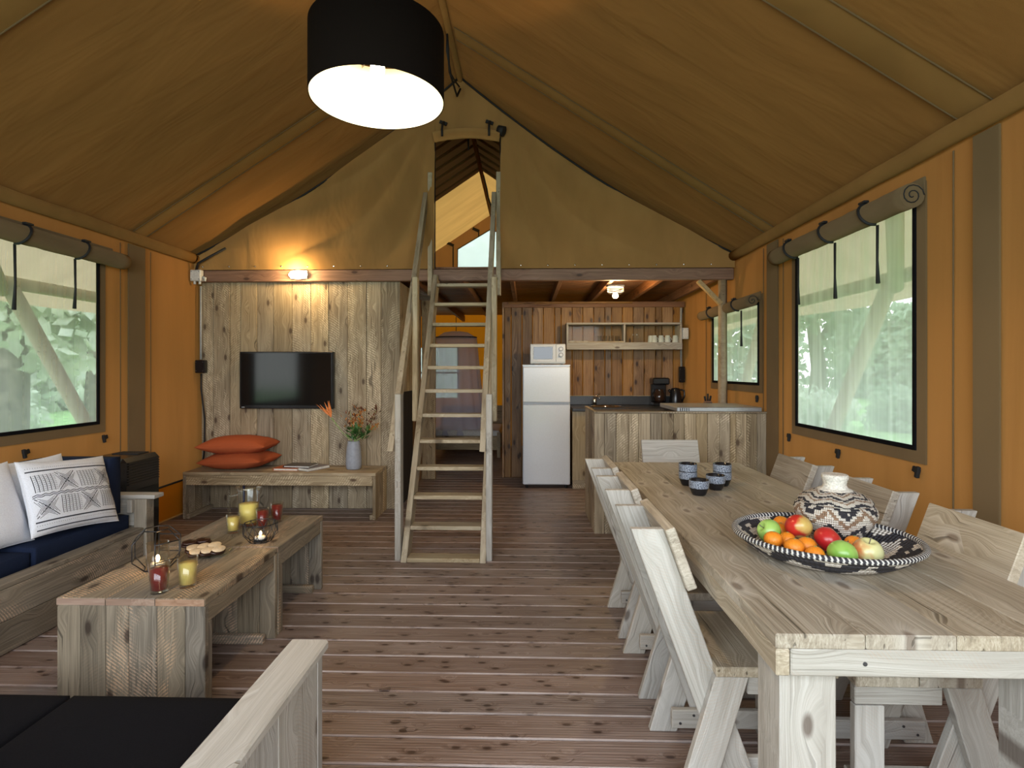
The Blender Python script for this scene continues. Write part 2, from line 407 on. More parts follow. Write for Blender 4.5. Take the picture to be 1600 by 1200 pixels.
def thing(name, label, cat, loc=(0, 0, 0), group=None):
    o = bpy.data.objects.new(name, None)
    o.empty_display_size = 0.1
    COL.objects.link(o)
    o.location = loc
    return tag(o, label, cat, group)

def world_loc(o):
    v = Vector((0, 0, 0))
    while o is not None:
        v += o.location
        o = o.parent
    return v

def link(name, me, parent=None, loc=(0, 0, 0)):
    """loc is in world space; parents carry no rotation while building"""
    o = bpy.data.objects.new(name, me)
    COL.objects.link(o)
    if parent is not None:
        o.parent = parent
        o.location = Vector(loc) - world_loc(parent)
    else:
        o.location = loc
    return o

def copy_tree(o, loc=None, rotz=None, parent=None):
    c = o.copy()
    COL.objects.link(c)
    if parent is not None: c.parent = parent
    for ch in KIDS.get(o.name, []) or [x for x in bpy.data.objects if x.parent == o]:
        copy_tree(ch, parent=c)
    if loc is not None: c.location = loc
    if rotz is not None: c.rotation_euler = (0, 0, rotz)
    return c
KIDS = {}

class MB:
    def __init__(s):
        s.v, s.f, s.sm, s.uv = [], [], [], []
    def add(s, vs, fs, smooth=False, uvs=None):
        b = len(s.v)
        s.v += [tuple(x) for x in vs]
        for i, f in enumerate(fs):
            s.f.append(tuple(b + k for k in f))
            s.sm.append(smooth)
            s.uv.append(uvs[i] if uvs else None)
        return s
    def box(s, c, size, rot=None, ch=0.0):
        hx, hy, hz = size[0] / 2, size[1] / 2, size[2] / 2
        if ch > 0:
            ch = min(ch, hx * .45, hy * .45, hz * .45)
            vs, idx = [], {}
            for sx in (-1, 1):
                for sy in (-1, 1):
                    for sz in (-1, 1):
                        for a in range(3):
                            p = [sx * (hx - ch), sy * (hy - ch), sz * (hz - ch)]
                            p[a] = (sx * hx, sy * hy, sz * hz)[a]
                            idx[(sx, sy, sz, a)] = len(vs)
                            vs.append(p)
            fs = []
            for a in range(3):
                b, c2 = (a + 1) % 3, (a + 2) % 3
                for sa in (-1, 1):
                    q = []
                    for (sb, sc) in ((-1, -1), (1, -1), (1, 1), (-1, 1)):
                        k = [0, 0, 0]; k[a], k[b], k[c2] = sa, sb, sc
                        q.append(idx[(*k, a)])
                    fs.append(q if sa > 0 else q[::-1])
                for sb in (-1, 1):
                    for sc in (-1, 1):
                        k0 = [0, 0, 0]; k0[a], k0[b], k0[c2] = -1, sb, sc
                        k1 = list(k0); k1[a] = 1
                        q = [idx[(*k0, b)], idx[(*k1, b)], idx[(*k1, c2)], idx[(*k0, c2)]]
                        fs.append(q if sb * sc < 0 else q[::-1])
            for sx in (-1, 1):
                for sy in (-1, 1):
                    for sz in (-1, 1):
                        q = [idx[(sx, sy, sz, 0)], idx[(sx, sy, sz, 1)], idx[(sx, sy, sz, 2)]]
                        fs.append(q if sx * sy * sz > 0 else q[::-1])
        else:
            vs = [(x, y, z) for x in (-hx, hx) for y in (-hy, hy) for z in (-hz, hz)]
            fs = [(0, 1, 3, 2), (4, 6, 7, 5), (0, 4, 5, 1), (2, 3, 7, 6), (0, 2, 6, 4), (1, 5, 7, 3)]
        out = []
        for p in vs:
            p = Vector(p)
            if rot is not None: p = rot @ p
            out.append(p + Vector(c))
        return s.add(out, fs)
    def tube(s, pts, r, n=8, closed=False, caps=True):
        pts = [Vector(p) for p in pts]
        m = len(pts)
        rr = r if isinstance(r, (list, tuple)) else [r] * m
        vs, ref = [], None
        for i, p in enumerate(pts):
            a = pts[(i - 1) % m] if (closed or i > 0) else p
            b = pts[(i + 1) % m] if (closed or i < m - 1) else p
            t = (b - a).normalized() if (b - a).length > 1e-9 else Vector((0, 0, 1))
            if ref is None:
                ref = t.orthogonal().normalized()
            ref = (ref - t * ref.dot(t))
            ref = ref.normalized() if ref.length > 1e-6 else t.orthogonal().normalized()
            q = t.cross(ref)
            for k in range(n):
                an = 2 * math.pi * k / n
                vs.append(p + (ref * math.cos(an) + q * math.sin(an)) * rr[i])
        fs = []
        for i in range(m if closed else m - 1):
            j = (i + 1) % m
            for k in range(n):
                l = (k + 1) % n
                fs.append((i * n + k, i * n + l, j * n + l, j * n + k))
        s.add(vs, fs, True)
        if caps and not closed:
            b = len(s.v) - m * n
            s.f.append(tuple(b + k for k in range(n))[::-1]); s.sm.append(False); s.uv.append(None)
            s.f.append(tuple(b + (m - 1) * n + k for k in range(n))); s.sm.append(False); s.uv.append(None)
        return s
    def lathe(s, prof, c=(0, 0, 0), n=32, sx=1.0, sy=1.0, rotz=0.0, arc=None):
        """prof: list of (r, z); builds UVs with u round and v along"""
        m = len(prof)
        L = [0.0]
        for i in range(1, m):
            L.append(L[-1] + math.hypot(prof[i][0] - prof[i - 1][0], prof[i][1] - prof[i - 1][1]))
        tot = max(L[-1], 1e-9)
        vs, fs, uvs = [], [], []
        cr, sr = math.cos(rotz), math.sin(rotz)
        for (r, z) in prof:
            for k in range(n):
                a = 2 * math.pi * k / n
                x, y = r * math.cos(a) * sx, r * math.sin(a) * sy
                vs.append((c[0] + x * cr - y * sr, c[1] + x * sr + y * cr, c[2] + z))
        for i in range(m - 1):
            for k in range(n):
                l = (k + 1) % n
                fs.append((i * n + k, i * n + l, (i + 1) * n + l, (i + 1) * n + k))
                uvs.append([(k / n, L[i] / tot), ((k + 1) / n, L[i] / tot), ((k + 1) / n, L[i + 1] / tot), (k / n, L[i + 1] / tot)])
        return s.add(vs, fs, True, uvs)
    def sphere(s, c, r, n=16, m=10, sx=1, sy=1, sz=1):
        prof = [(max(1e-5, r * math.sin(math.pi * i / m)), -r * math.cos(math.pi * i / m) * sz) for i in range(m + 1)]
        return s.lathe(prof, c, n, sx, sy)
    def mesh(s, name, mat):
        me = bpy.data.meshes.new(name)
        me.from_pydata(s.v, [], s.f)
        for m_ in (mat if isinstance(mat, (list, tuple)) else [mat]):
            me.materials.append(m_)
        me.polygons.foreach_set('use_smooth', s.sm)
        if any(u for u in s.uv):
            l = me.uv_layers.new(name='UVMap')
            data = []
            for u, f in zip(s.uv, s.f):
                for k in range(len(f)):
                    data += list(u[k]) if u else [0.0, 0.0]
            l.data.foreach_set('uv', data)
        me.update()
        return me
    def build(s, name, mat, parent=None, origin=None):
        """vertices are in world space; the object gets its origin at the parent's base or at `origin`"""
        o0 = Vector(origin) if origin is not None else (world_loc(parent) if parent is not None else Vector((0, 0, 0)))
        if o0.length: s.v = [(x - o0.x, y - o0.y, z - o0.z) for x, y, z in s.v]
        return link(name, s.mesh(name, mat), parent, o0)

_cache = {}
def plank(name, lo, hi, mat, parent=None, ch=0.003):
    """axis-aligned board from corner lo to corner hi; grain along the longest side"""
    c = [(a + b) / 2 for a, b in zip(lo, hi)]
    d = [abs(b - a) for a, b in zip(lo, hi)]
    order = sorted(range(3), key=lambda i: -d[i])
    key = (round(d[order[0]], 4), round(d[order[1]], 4), round(d[order[2]], 4), mat.name, ch)
    if key not in _cache:
        _cache[key] = MB().box((0, 0, 0), key[:3], ch=ch).mesh(name, mat)
    o = link(name, _cache[key], parent, c)
    ax = [Vector((0, 0, 0)) for _ in range(3)]
    for k, i in enumerate(order[:2]): ax[k][i] = 1
    ax[2] = ax[0].cross(ax[1])
    m = Matrix((ax[0], ax[1], ax[2])).transposed()
    o.rotation_euler = m.to_euler()
    return o

def rod(name, p0, p1, w, t, wdir, mat, parent=None, ch=0.003, flat_ends=False):
    """straight board from p0 to p1, w wide along wdir and t thick; flat_ends cuts its ends level"""
    p0, p1 = Vector(p0), Vector(p1)
    x = (p1 - p0).normalized()
    wd = Vector(wdir)
    y = (wd - x * wd.dot(x)).normalized()
    z = x.cross(y)
    L = (p1 - p0).length
    m = Matrix((x, y, z)).transposed()
    if flat_ends:
        bm = bmesh.new()
        vs = []
        inv = m.transposed()
        hw = w / 2 / max(0.2, abs(y.dot(wd.normalized())))
        for e in (-L / 2, L / 2):
            for a in (-1, 1):
                for b in (-1, 1):
                    q = inv @ (wd.normalized() * hw * a) + Vector((e, 0, 0)) + Vector((0, 0, t / 2 * b))
                    vs.append(bm.verts.new(q))
        for f in ((0, 1, 3, 2), (4, 6, 7, 5), (0, 4, 5, 1), (2, 3, 7, 6), (0, 2, 6, 4), (1, 5, 7, 3)):
            bm.faces.new([vs[i] for i in f])
        bmesh.ops.bevel(bm, geom=bm.edges[:], offset=ch, segments=1, affect='EDGES')
        bmesh.ops.recalc_face_normals(bm, faces=bm.faces[:])
        me = bpy.data.meshes.new(name)
        bm.to_mesh(me); bm.free()
        me.materials.append(mat)
    else:
        me = MB().box((0, 0, 0), (L, w, t), ch=ch).mesh(name, mat)
    o = link(name, me, parent, (p0 + p1) / 2)
    o.rotation_euler = m.to_euler()
    return o

def sheet(fn, nu, nv, skip=None):
    """grid fn(u,v)->point for u,v in 0..1"""
    mb = MB()
    vs = [fn(i / nu, j / nv) for j in range(nv + 1) for i in range(nu + 1)]
    fs = []
    for j in range(nv):
        for i in range(nu):
            if skip and skip((i + .5) / nu, (j + .5) / nv): continue
            a = j * (nu + 1) + i
            fs.append((a, a + 1, a + nu + 2, a + nu + 1))
    return mb.add(vs, fs, True)

def nz(x, y, z=0.0):
    return noise.noise((x, y, z))

def cushion(name, c, size, mat, parent=None, puff=0.25, rot=None, n=14, label=None, cat=None, group=None, kind='box', build=True, fn_out=None):
    """kind box: upholstered block with soft edges; kind pillow: thin at the seams, corners pulled out"""
    hx, hy, hz = size[0] / 2, size[1] / 2, size[2] / 2
    mb = MB()
    def surf(u, v, side):
        a, b = u * 2 - 1, v * 2 - 1
        if kind == 'pillow':
            e = (1 - abs(a) ** 2.4) * (1 - abs(b) ** 2.4)
            h = hz * (max(0, e) ** 0.5)
            k = 1 - 0.07 * (1 - abs(a) ** 2) * abs(b) ** 3
            k2 = 1 - 0.07 * (1 - abs(b) ** 2) * abs(a) ** 3
            h += 0.006 * nz(a * 3 + c[0] * 9, b * 3 + c[1] * 5, side) * (e > 0.02)
            p = Vector((a * hx * k2, b * hy * k, side * h))
        else:
            r = 6
            ea = (1 - abs(a) ** 14); eb = (1 - abs(b) ** 14)
            h = hz * (0.80 + 0.20 * (max(0, ea * eb) ** 0.5)) + 0.012 * puff * (1 - a * a) * (1 - b * b)
            p = Vector((a * hx, b * hy, side * h))
        if rot is not None: p = rot @ p
        return p + Vector(c)
    def warp(t): return 0.5 - 0.5 * math.cos(math.pi * t)
    for side in (1, -1):
        vs = [surf(warp(i / n), warp(j / n), side) for j in range(n + 1) for i in range(n + 1)]
        fs = []
        for j in range(n):
            for i in range(n):
                a = j * (n + 1) + i
                q = (a, a + 1, a + n + 2, a + n + 1)
                fs.append(q if side > 0 else q[::-1])
        mb.add(vs, fs, True)
    # side walls
    N = (n + 1) ** 2
    ring = [i for i in range(n + 1)] + [j * (n + 1) + n for j in range(1, n + 1)] + [n * (n + 1) + i for i in range(n - 1, -1, -1)] + [j * (n + 1) for j in range(n - 1, 0, -1)]
    fs = []
    for k in range(len(ring)):
        a, b = ring[k], ring[(k + 1) % len(ring)]
        fs.append((a + N, b + N, b, a))
    for f in fs:
        mb.f.append(f); mb.sm.append(True); mb.uv.append(None)
    if fn_out is not None: fn_out.append(surf)
    o = mb.build(name, mat, parent, origin=None if parent is not None else c)
    if label: tag(o, label, cat, group)
    return o

# ================================================================ THE SETTING
XL, XR, XM, ZE, ZR = -3.32, 2.035, -0.65, 2.53, 4.25
YF, YG, YB = -1.15, 5.38, 10.1

def structure(o): return tag(o, kind='structure')

# floor: boards laid across the tent
floor = structure(MB().box(((XL + XR) / 2, 4.45, -0.045), (XR - XL, 11.4, 0.03)).build('floor', M['dark']))
y = YF
BW = 0.1462
while y < YB - 0.01:
    plank('floor_board', (XL + 0.005, y, -0.03 + 0.002), (XR - 0.005, y + BW - 0.006, 0.0), M['floor'], floor, ch=0.005)
    y += BW

# canvas side walls with a hole for each window
def canvas_wall(name, X, holes, mat):
    ys = sorted({YF, YB, *[h[0] for h in holes], *[h[1] for h in holes], *[YF + i * 0.3 for i in range(38)]})
    zs = sorted({-0.09, 0.0, ZE, *[h[2] for h in holes], *[h[3] for h in holes], 0.25, 0.6, 0.8, 1.4, 1.8, 2.1, 2.4})
    ys = [a for a in ys if a <= YB]
    vs, fs = [], []
    for zz in zs:
        for yy in ys:
            inside = any(h[0] - 0.02 <= yy <= h[1] + 0.02 and h[2] - 0.02 <= zz <= h[3] + 0.02 for h in holes)
            d = 0 if inside or zz in (0.0, ZE) else 0.012 * nz(yy * 1.7, zz * 0.6, X)
            vs.append((X + d, yy, zz))
    n = len(ys)
    for j in range(len(zs) - 1):
        for i in range(n - 1):
            cy, cz = (ys[i] + ys[i + 1]) / 2, (zs[j] + zs[j + 1]) / 2
            if any(h[0] < cy < h[1] and h[2] < cz < h[3] for h in holes): continue
            a = j * n + i
            fs.append((a, a + 1, a + n + 1, a + n))
    return structure(MB().add(vs, fs, True).build(name, mat))
WIN = {'left': [(2.90, 4.155, 0.985, 2.26)], 'right': [(2.935, 4.175, 0.985, 2.26), (4.87, 6.03, 1.27, 1.96)]}
wall_left = canvas_wall('wall_left', XL, WIN['left'], M['wall'])
wall_right = canvas_wall('wall_right', XR, WIN['right'], M['wall'])

# roof, in two slopes, running past the walls as a rain flap
def slope(yy0, yy1, nu, nv, sag):
    mb = MB()
    for sgn, xe in ((-1, XL), (1, XR)):
        def fn(u, v):
            yy = yy0 + (yy1 - yy0) * u
            x = XM + (xe - XM) * v
            z = ZR + (ZE - ZR) * v
            fy = (yy - 0.3) / 2.17
            s = abs(math.sin(math.pi * fy))
            z += -sag * math.sin(math.pi * v) * s + 0.010 * nz(x * 1.3, yy * 2.4) * math.sin(math.pi * v)
            return (x, yy, z)
        vs = [fn(i / nu, j / nv) for j in range(nv + 1) for i in range(nu + 1)]
        fs = []
        for j in range(nv):
            for i in range(nu):
                a = j * (nu + 1) + i
                q = (a, a + 1, a + nu + 2, a + nu + 1)
                fs.append(q if sgn > 0 else q[::-1])
        mb.add(vs, fs, True)
    return mb
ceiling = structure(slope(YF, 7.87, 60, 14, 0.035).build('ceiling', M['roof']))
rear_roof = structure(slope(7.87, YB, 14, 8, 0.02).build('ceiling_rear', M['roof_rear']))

# rafter seams and eave sleeves
def ceiling_z(x, lift=0.0):
    v = (x - XM) / ((XR if x > XM else XL) - XM)
    return ZR + (ZE - ZR) * v - lift
k = 0
for yy, w in ((2.50, 0.19), (4.58, 0.17), (0.3, 0.19)):
    for xe in (XL, XR):
        k += 1
        def fn(u, v, yy=yy, w=w, xe=xe):
            x = XM + (xe - XM) * (0.02 + 0.97 * v)
            return (x, yy + w * (u - 0.5), ceiling_z(x, 0.018 + 0.012 * math.cos(math.pi * (u - 0.5))))
        structure(sheet(fn, 4, 12).build('trim_%d' % k, M['band_roof']))
        for e in (-1, 1):     # the stitched cord line along each edge of the seam
            k += 1
            structure(MB().tube([(XM + (xe - XM) * t, yy + e * w / 2, ceiling_z(XM + (xe - XM) * t, 0.022)) for t in (0.02, 0.25, 0.5, 0.75, 0.985)], 0.004, 5).build('trim_%d' % k, M['band']))
for xe, s in ((XL, 1), (XR, -1)):
    k += 1
    pts = [(xe + s * 0.045, YF + (YG - 0.03 - YF) * t / 24, ZE - 0.045 + 0.006 * nz(t * 0.9, xe)) for t in range(25)]
    structure(MB().tube(pts, [0.048 + 0.004 * nz(i * 1.7, xe, 3) for i in range(25)], 12).build('trim_%d' % k, M['band_roof']))
for xe, s in ((XL, 1), (XR, -1)):
    for yc, w in ((4.575, 0.20), (2.47, 0.14), (0.3, 0.2)):
        k += 1
        structure(MB().box((xe + s * 0.018, yc, ZE / 2 - 0.045), (0.012, w, ZE - 0.10), ch=0.004).build('trim_%d' % k, M['band']))
    for yc in (4.39, 2.66, 4.75, 6.25):   # wire-thin stitched seams beside the posts
        k += 1
        structure(MB().tube([(xe + s * 0.016, yc, 0.02), (xe + s * 0.018, yc, 1.2), (xe + s * 0.016, yc, 2.42)], 0.004, 5).build('trim_%d' % k, M['band']))
# ridge sleeve
k += 1
structure(MB().tube([(XM, YF, ZR - 0.03), (XM, 3.0, ZR - 0.035), (XM, YG, ZR - 0.03), (XM, YB, ZR - 0.03)], 0.028, 10).build('trim_%d' % k, M['band_roof']))
for i in range(9):   # gathered folds of the inner roof above the loft
    for xe in (XL, XR):
        k += 1
        yy = 5.62 + i * 0.26
        structure(MB().tube([(XM + (xe - XM) * t, yy, ceiling_z(XM + (xe - XM) * t, 0.02)) for t in (0.01, 0.3, 0.6)], 0.016, 6).build('trim_%d' % k, M['band_roof']))

# windows
def side_window(idx, X, s, h, mat, soft):
    y0, y1, z0, z1 = h
    root = structure(bpy.data.objects.new('window_%d' % idx, None)); COL.objects.link(root)
    root.location = (X, (y0 + y1) / 2, z0)
    def pane(u, v):
        yy, zz = y0 + (y1 - y0) * u, z0 + (z1 - z0) * v
        return (X + s * 0.004 + soft * math.sin(yy * 34 + 2 * math.sin(zz * 2)) * min(1, 6 * u, 6 * (1 - u)), yy, zz)
    sheet(pane, 60, 6).build('window_pane', mat, root)
    b = 0.020
    x = X + s * 0.012
    for nm, lo, hi in (('frame_side', (y0 - b, z0 - b), (y0 + 0.004, z1 + b)), ('frame_side', (y1 - 0.004, z0 - b), (y1 + b, z1 + b)),
                       ('frame_bottom', (y0 + 0.004, z0 - b), (y1 - 0.004, z0 + 0.004)), ('frame_top', (y0 + 0.004, z1 - 0.004), (y1 - 0.004, z1 + b))):
        MB().box((x, (lo[0] + hi[0]) / 2, (lo[1] + hi[1]) / 2), (0.012, hi[0] - lo[0], hi[1] - lo[1]), ch=0.002).build(nm, M['blackfab'], root)
    b2 = 0.085
    x = X + s * 0.006
    for lo, hi in (((y0 - b2, z0 - b2), (y0 - b, z1 + b2)), ((y1 + b, z0 - b2), (y1 + b2, z1 + b2)), ((y0 - b, z0 - b2), (y1 + b, z0 - b))):
        MB().box((x, (lo[0] + hi[0]) / 2, (lo[1] + hi[1]) / 2), (0.008, hi[0] - lo[0], hi[1] - lo[1])).build('window_border', M['band'], root)
    return root
M['vinyl'] = screen('clear_window_vinyl', 0.28, 0.03)
M['mesh1'] = screen('window_mesh', 0.61, 0.12)
M['loftpane'] = screen('white_window_mesh', 0.80, 0.05)
M['mesh2'] = screen('hazy_window_mesh', 0.62, 0.10)
side_window(1, XL, 1, WIN['left'][0], M['vinyl'], 0.002)
side_window(2, XR, -1, WIN['right'][0], M['mesh1'], 0.006)
side_window(3, XR, -1, WIN['right'][1], M['mesh2'], 0.006)

# rear wall with the loft's gable window and the window downstairs
mb = MB()
def quad(x0, x1, z0, z1): mb.add([(x0, YB, z0), (x1, YB, z0), (x1, YB, z1), (x0, YB, z1)], [(0, 1, 2, 3)])
quad(XL, -1.95, 0, 2.4); quad(-1.95, -1.27, 0, 0.88); quad(-1.95, -1.27, 1.80, 2.4); quad(-1.27, XR, 0, 2.4)
structure(mb.build('wall_rear', M['wall_bright']))
mb = MB()
WX0, WX1, WZ0, WZ1, WZP = -1.27, 0.01, 2.95, 3.61, 3.98
mb.add([(XL, YB, 2.4), (WX0, YB, 2.4), (WX0, YB, WZ1), (WX0, YB, ceiling_z(WX0)), (XL, YB, ZE)], [(0, 1, 2, 3, 4)])
mb.add([(XR, YB, 2.4), (WX1, YB, 2.4), (WX1, YB, WZ1), (WX1, YB, ceiling_z(WX1)), (XR, YB, ZE)], [(0, 1, 2, 3, 4)])
mb.add([(WX0, YB, 2.4), (WX1, YB, 2.4), (WX1, YB, WZ0), (WX0, YB, WZ0)], [(0, 1, 2, 3)])
mb.add([(WX0, YB, WZ1), (XM, YB, WZP), (XM, YB, ZR), (WX0, YB, ceiling_z(WX0))], [(0, 1, 2, 3)])
mb.add([(WX1, YB, WZ1), (XM, YB, WZP), (XM, YB, ZR), (WX1, YB, ceiling_z(WX1))], [(0, 1, 2, 3)])
structure(mb.build('wall_rear_gable', M['wall']))
w4 = structure(MB().add([(WX0, YB + 0.01, WZ0), (WX1, YB + 0.01, WZ0), (WX1, YB + 0.01, WZ1), (XM, YB + 0.01, WZP), (WX0, YB + 0.01, WZ1)], [(0, 1, 2, 3, 4)]).build('window_4', M['loftpane']))
e = MB()
P = [(WX0, WZ0), (WX0, WZ1), (XM, WZP), (WX1, WZ1), (WX1, WZ0)]
e.tube([(a, YB - 0.01, b) for a, b in P], 0.012, 6, closed=True)
e.build('frame', M['band'], w4)
w5 = structure(MB().add([(-1.95, YB + 0.01, 0.88), (-1.27, YB + 0.01, 0.88), (-1.27, YB + 0.01, 1.80), (-1.95, YB + 0.01, 1.80)], [(0, 1, 2, 3)]).build('window_5', M['loftpane']))
MB().box((-1.61, YB - 0.01, 1.34), (0.68, 0.02, 0.03)).build('frame_bar', M['whiteplastic'], w5)
MB().box((-1.26, YB - 0.01, 1.34), (0.03, 0.02, 0.95)).build('frame_side', M['whiteplastic'], w5)

# front gable of the tent behind the camera (open below, for the veranda)
structure(MB().add([(XL, YF, ZE), (XM, YF, ZR), (XR, YF, ZE)], [(0, 1, 2)]).build('wall_front_gable', M['gable']))

# inner gable of draped canvas above the beam, open in the middle for the ladder
OX0, OX1, OZ, ZB = -0.893, -0.256, 3.66, 2.375
def edge_z(x):
    t = (x - XM) / ((XR - 0.02 if x > XM else XL + 0.02) - XM)
    return (ZR - 0.02) + (ZE - 0.04 - ZR + 0.02) * t - 0.13 * math.sin(math.pi * min(1, t)) ** 0.9
def fold(x, z, side):
    cx, cz = (OX0 if side < 0 else OX1), OZ + 0.25
    a = math.atan2(x - cx, cz - z) * side
    r = math.hypot(x - cx, z - cz)
    f = 0.075 * math.sin(a * 9 + 1.2 * math.sin(r * 2)) * min(1, r * 1.1) * max(0, min(1, (z - ZB) * 5)) * max(0, min(1, (2.6 - r) * 1.5 + 0.3))
    return YG - 0.02 - abs(f) - 0.012 * nz(x * 3, z * 3) * min(1, (z - ZB) * 4)
def gleft(u, v):
    x = XL + 0.03 + (OX0 - XL - 0.03) * u
    z = ZB + (max(edge_z(x), ZB + 0.02) - ZB) * v
    return (x, fold(x, z, -1), z)
def gright(u, v):
    x = OX1 + (XR - 0.03 - OX1) * u
    z = ZB + (max(edge_z(x), ZB + 0.02) - ZB) * v
    return (x, fold(x, z, 1), z)
def gtop(u, v):
    x = OX0 + (OX1 - OX0) * u
    z = OZ + (edge_z(x) - OZ) * v
    return (x, YG - 0.02 - 0.012 * abs(math.sin(u * 15 + 0.5)) * (1 - v), z)
mb = sheet(gleft, 70, 30)
b = sheet(gright, 74, 30); mb.add(b.v, b.f, True)
b = sheet(gtop, 20, 10); mb.add(b.v, b.f, True)
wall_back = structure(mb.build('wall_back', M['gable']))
mb = MB()
for side in (XL + 0.04, XR - 0.04):
    pts = [(XM + (side - XM) * t, YG - 0.045, edge_z(XM + (side - XM) * t) + 0.004) for t in [i / 24 for i in range(25)]]
    mb.tube(pts, 0.009, 6)
mb.build('edge_gap_shade', M['black'], wall_back)  # black tube stands in for the shaded gap between gable and roof
MB().tube([(OX0, YG - 0.04, ZB), (OX0, YG - 0.04, OZ)], 0.006, 6).build('opening_piping', M['black'], wall_back)
MB().tube([(OX1, YG - 0.04, ZB), (OX1, YG - 0.04, OZ)], 0.006, 6).build('opening_piping', M['black'], wall_back)
xs = XL + 0.12
while xs < XR:
    if not (OX0 - 0.02 < xs < OX1 + 0.02):
        MB().sphere((xs, YG - 0.028, ZB + 0.03), 0.009, 8, 5, sy=0.5).build('snap_stud', M['chrome'], wall_back)
    xs += 0.262

# the beam that carries the loft, joists and boards
beam = structure(plank('trim_beam', (XL + 0.04, YG, 2.262), (XR - 0.03, YG + 0.065, 2.375), M['beam'], None, ch=0.006))
loft = structure(bpy.data.objects.new('ceiling_loft', None)); COL.objects.link(loft); loft.location = (0, 7.5, 2.27)
for x in (-2.9, -2.35, -1.72, -1.15, -0.66, -0.15, 0.34, 0.85, 1.34, 1.88):
    plank('joist', (x - 0.022, YG + 0.07, 2.275), (x + 0.022, YB - 0.05, 2.38), M['beam'], loft)
y = YG + 0.02
while y < 9.9:
    plank('loft_board', (XL + 0.03, y, 2.382), (XR - 0.03, y + 0.118, 2.400), M['beam'], loft, ch=0.004)
    y += 0.122

# wooden partition with the television: upright boards and a return side
wall_tv = structure(bpy.data.objects.new('wall_partition_left', None)); COL.objects.link(wall_tv); wall_tv.location = (-2.3, 5.56, 0)
widths = [0.125, 0.17, 0.115, 0.17, 0.17, 0.195, 0.195, 0.185, 0.195, 0.195, 0.15, 0.195]
x = XL + 0.05
tot = sum(widths); sc_ = (-1.262 - x) / tot
for i, w in enumerate(widths):
    w *= sc_
    plank('wall_board', (x + 0.0015, 5.452 - 0.003 * (i % 2), 0.002), (x + w - 0.0015, 5.482 - 0.003 * (i % 2), 2.268), M['wallboard'], wall_tv, ch=0.003)
    x += w
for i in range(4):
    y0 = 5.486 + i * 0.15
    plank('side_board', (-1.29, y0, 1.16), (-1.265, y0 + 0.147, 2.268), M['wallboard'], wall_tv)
    MB().box((-1.285, y0 + 0.07, 0.58), (0.01, 0.147, 1.156)).build('recess_shade_panel', M['dark'], wall_tv)  # flat near-black panel; the niche's inner shade is put into its colour
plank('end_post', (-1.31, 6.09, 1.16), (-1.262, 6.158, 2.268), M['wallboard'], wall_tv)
plank('end_post', (-1.31, 6.09, 0.002), (-1.28, 6.158, 1.158), M['dark'], wall_tv)  # near-black board carries the niche's painted shade on below the post
# the passage behind: bedroom partition on the left
part = structure(bpy.data.objects.new('wall_passage_left', None)); COL.objects.link(part); part.location = (-1.3, 7, 0)
for i in range(5):
    plank('wall_board', (-1.36, 6.17 + i * 0.153, 0.002), (-1.335, 6.17 + i * 0.153 + 0.150, 2.27), M['pine'], part)
plank('end_post', (-1.33, 6.95, 0.002), (-1.16, 7.0, 2.27), M['wallboard'], part)
plank('wall_board', (XL + 0.03, 7.02, 0.002), (-1.38, 7.05, 2.27), M['dark'], part)

# kitchen back wall of pine boards
kw = structure(bpy.data.objects.new('wall_kitchen', None)); COL.objects.link(kw); kw.location = (0.9, 7.1, 0)
x = -0.29
i = 0
while x < XR - 0.06:
    w = (0.085, 0.14, 0.135, 0.14, 0.145)[i % 5] if i else 0.09
    x1 = min(x + w, XR - 0.02)
    plank('wall_board', (x + 0.003, 7.10 + 0.004 * (i % 2), 0.002), (x1 - 0.003, 7.125 + 0.004 * (i % 2), 2.235), M['pine'], kw, ch=0.006)
    x = x1; i += 1
plank('top_rail', (-0.30, 7.07, 2.19), (XR - 0.02, 7.098, 2.262), M['beam'], kw)
plank('top_batten', (-0.24, 7.05, 2.235), (1.35, 7.069, 2.262), M['pine'], kw)
plank('end_batten', (-0.315, 7.085, 0.002), (-0.291, 7.15, 2.26), M['pine'], kw)
for i in range(12):
    plank('side_board', (-0.31, 7.152 + i * 0.146, 0.002), (-0.288, 7.152 + i * 0.146 + 0.142, 2.26), M['pine'], kw)

# orange flap at the foot of the left wall
structure(MB().box((XL + 0.02, 5.02, 0.17), (0.008, 0.78, 0.30)).build('baseboard_left', M['wall_bright']))
k += 1
structure(MB().tube([(XL + 0.025, 4.68, 0.325), (XL + 0.025, 5.42, 0.335)], 0.008, 6).build('trim_%d' % k, M['black']))

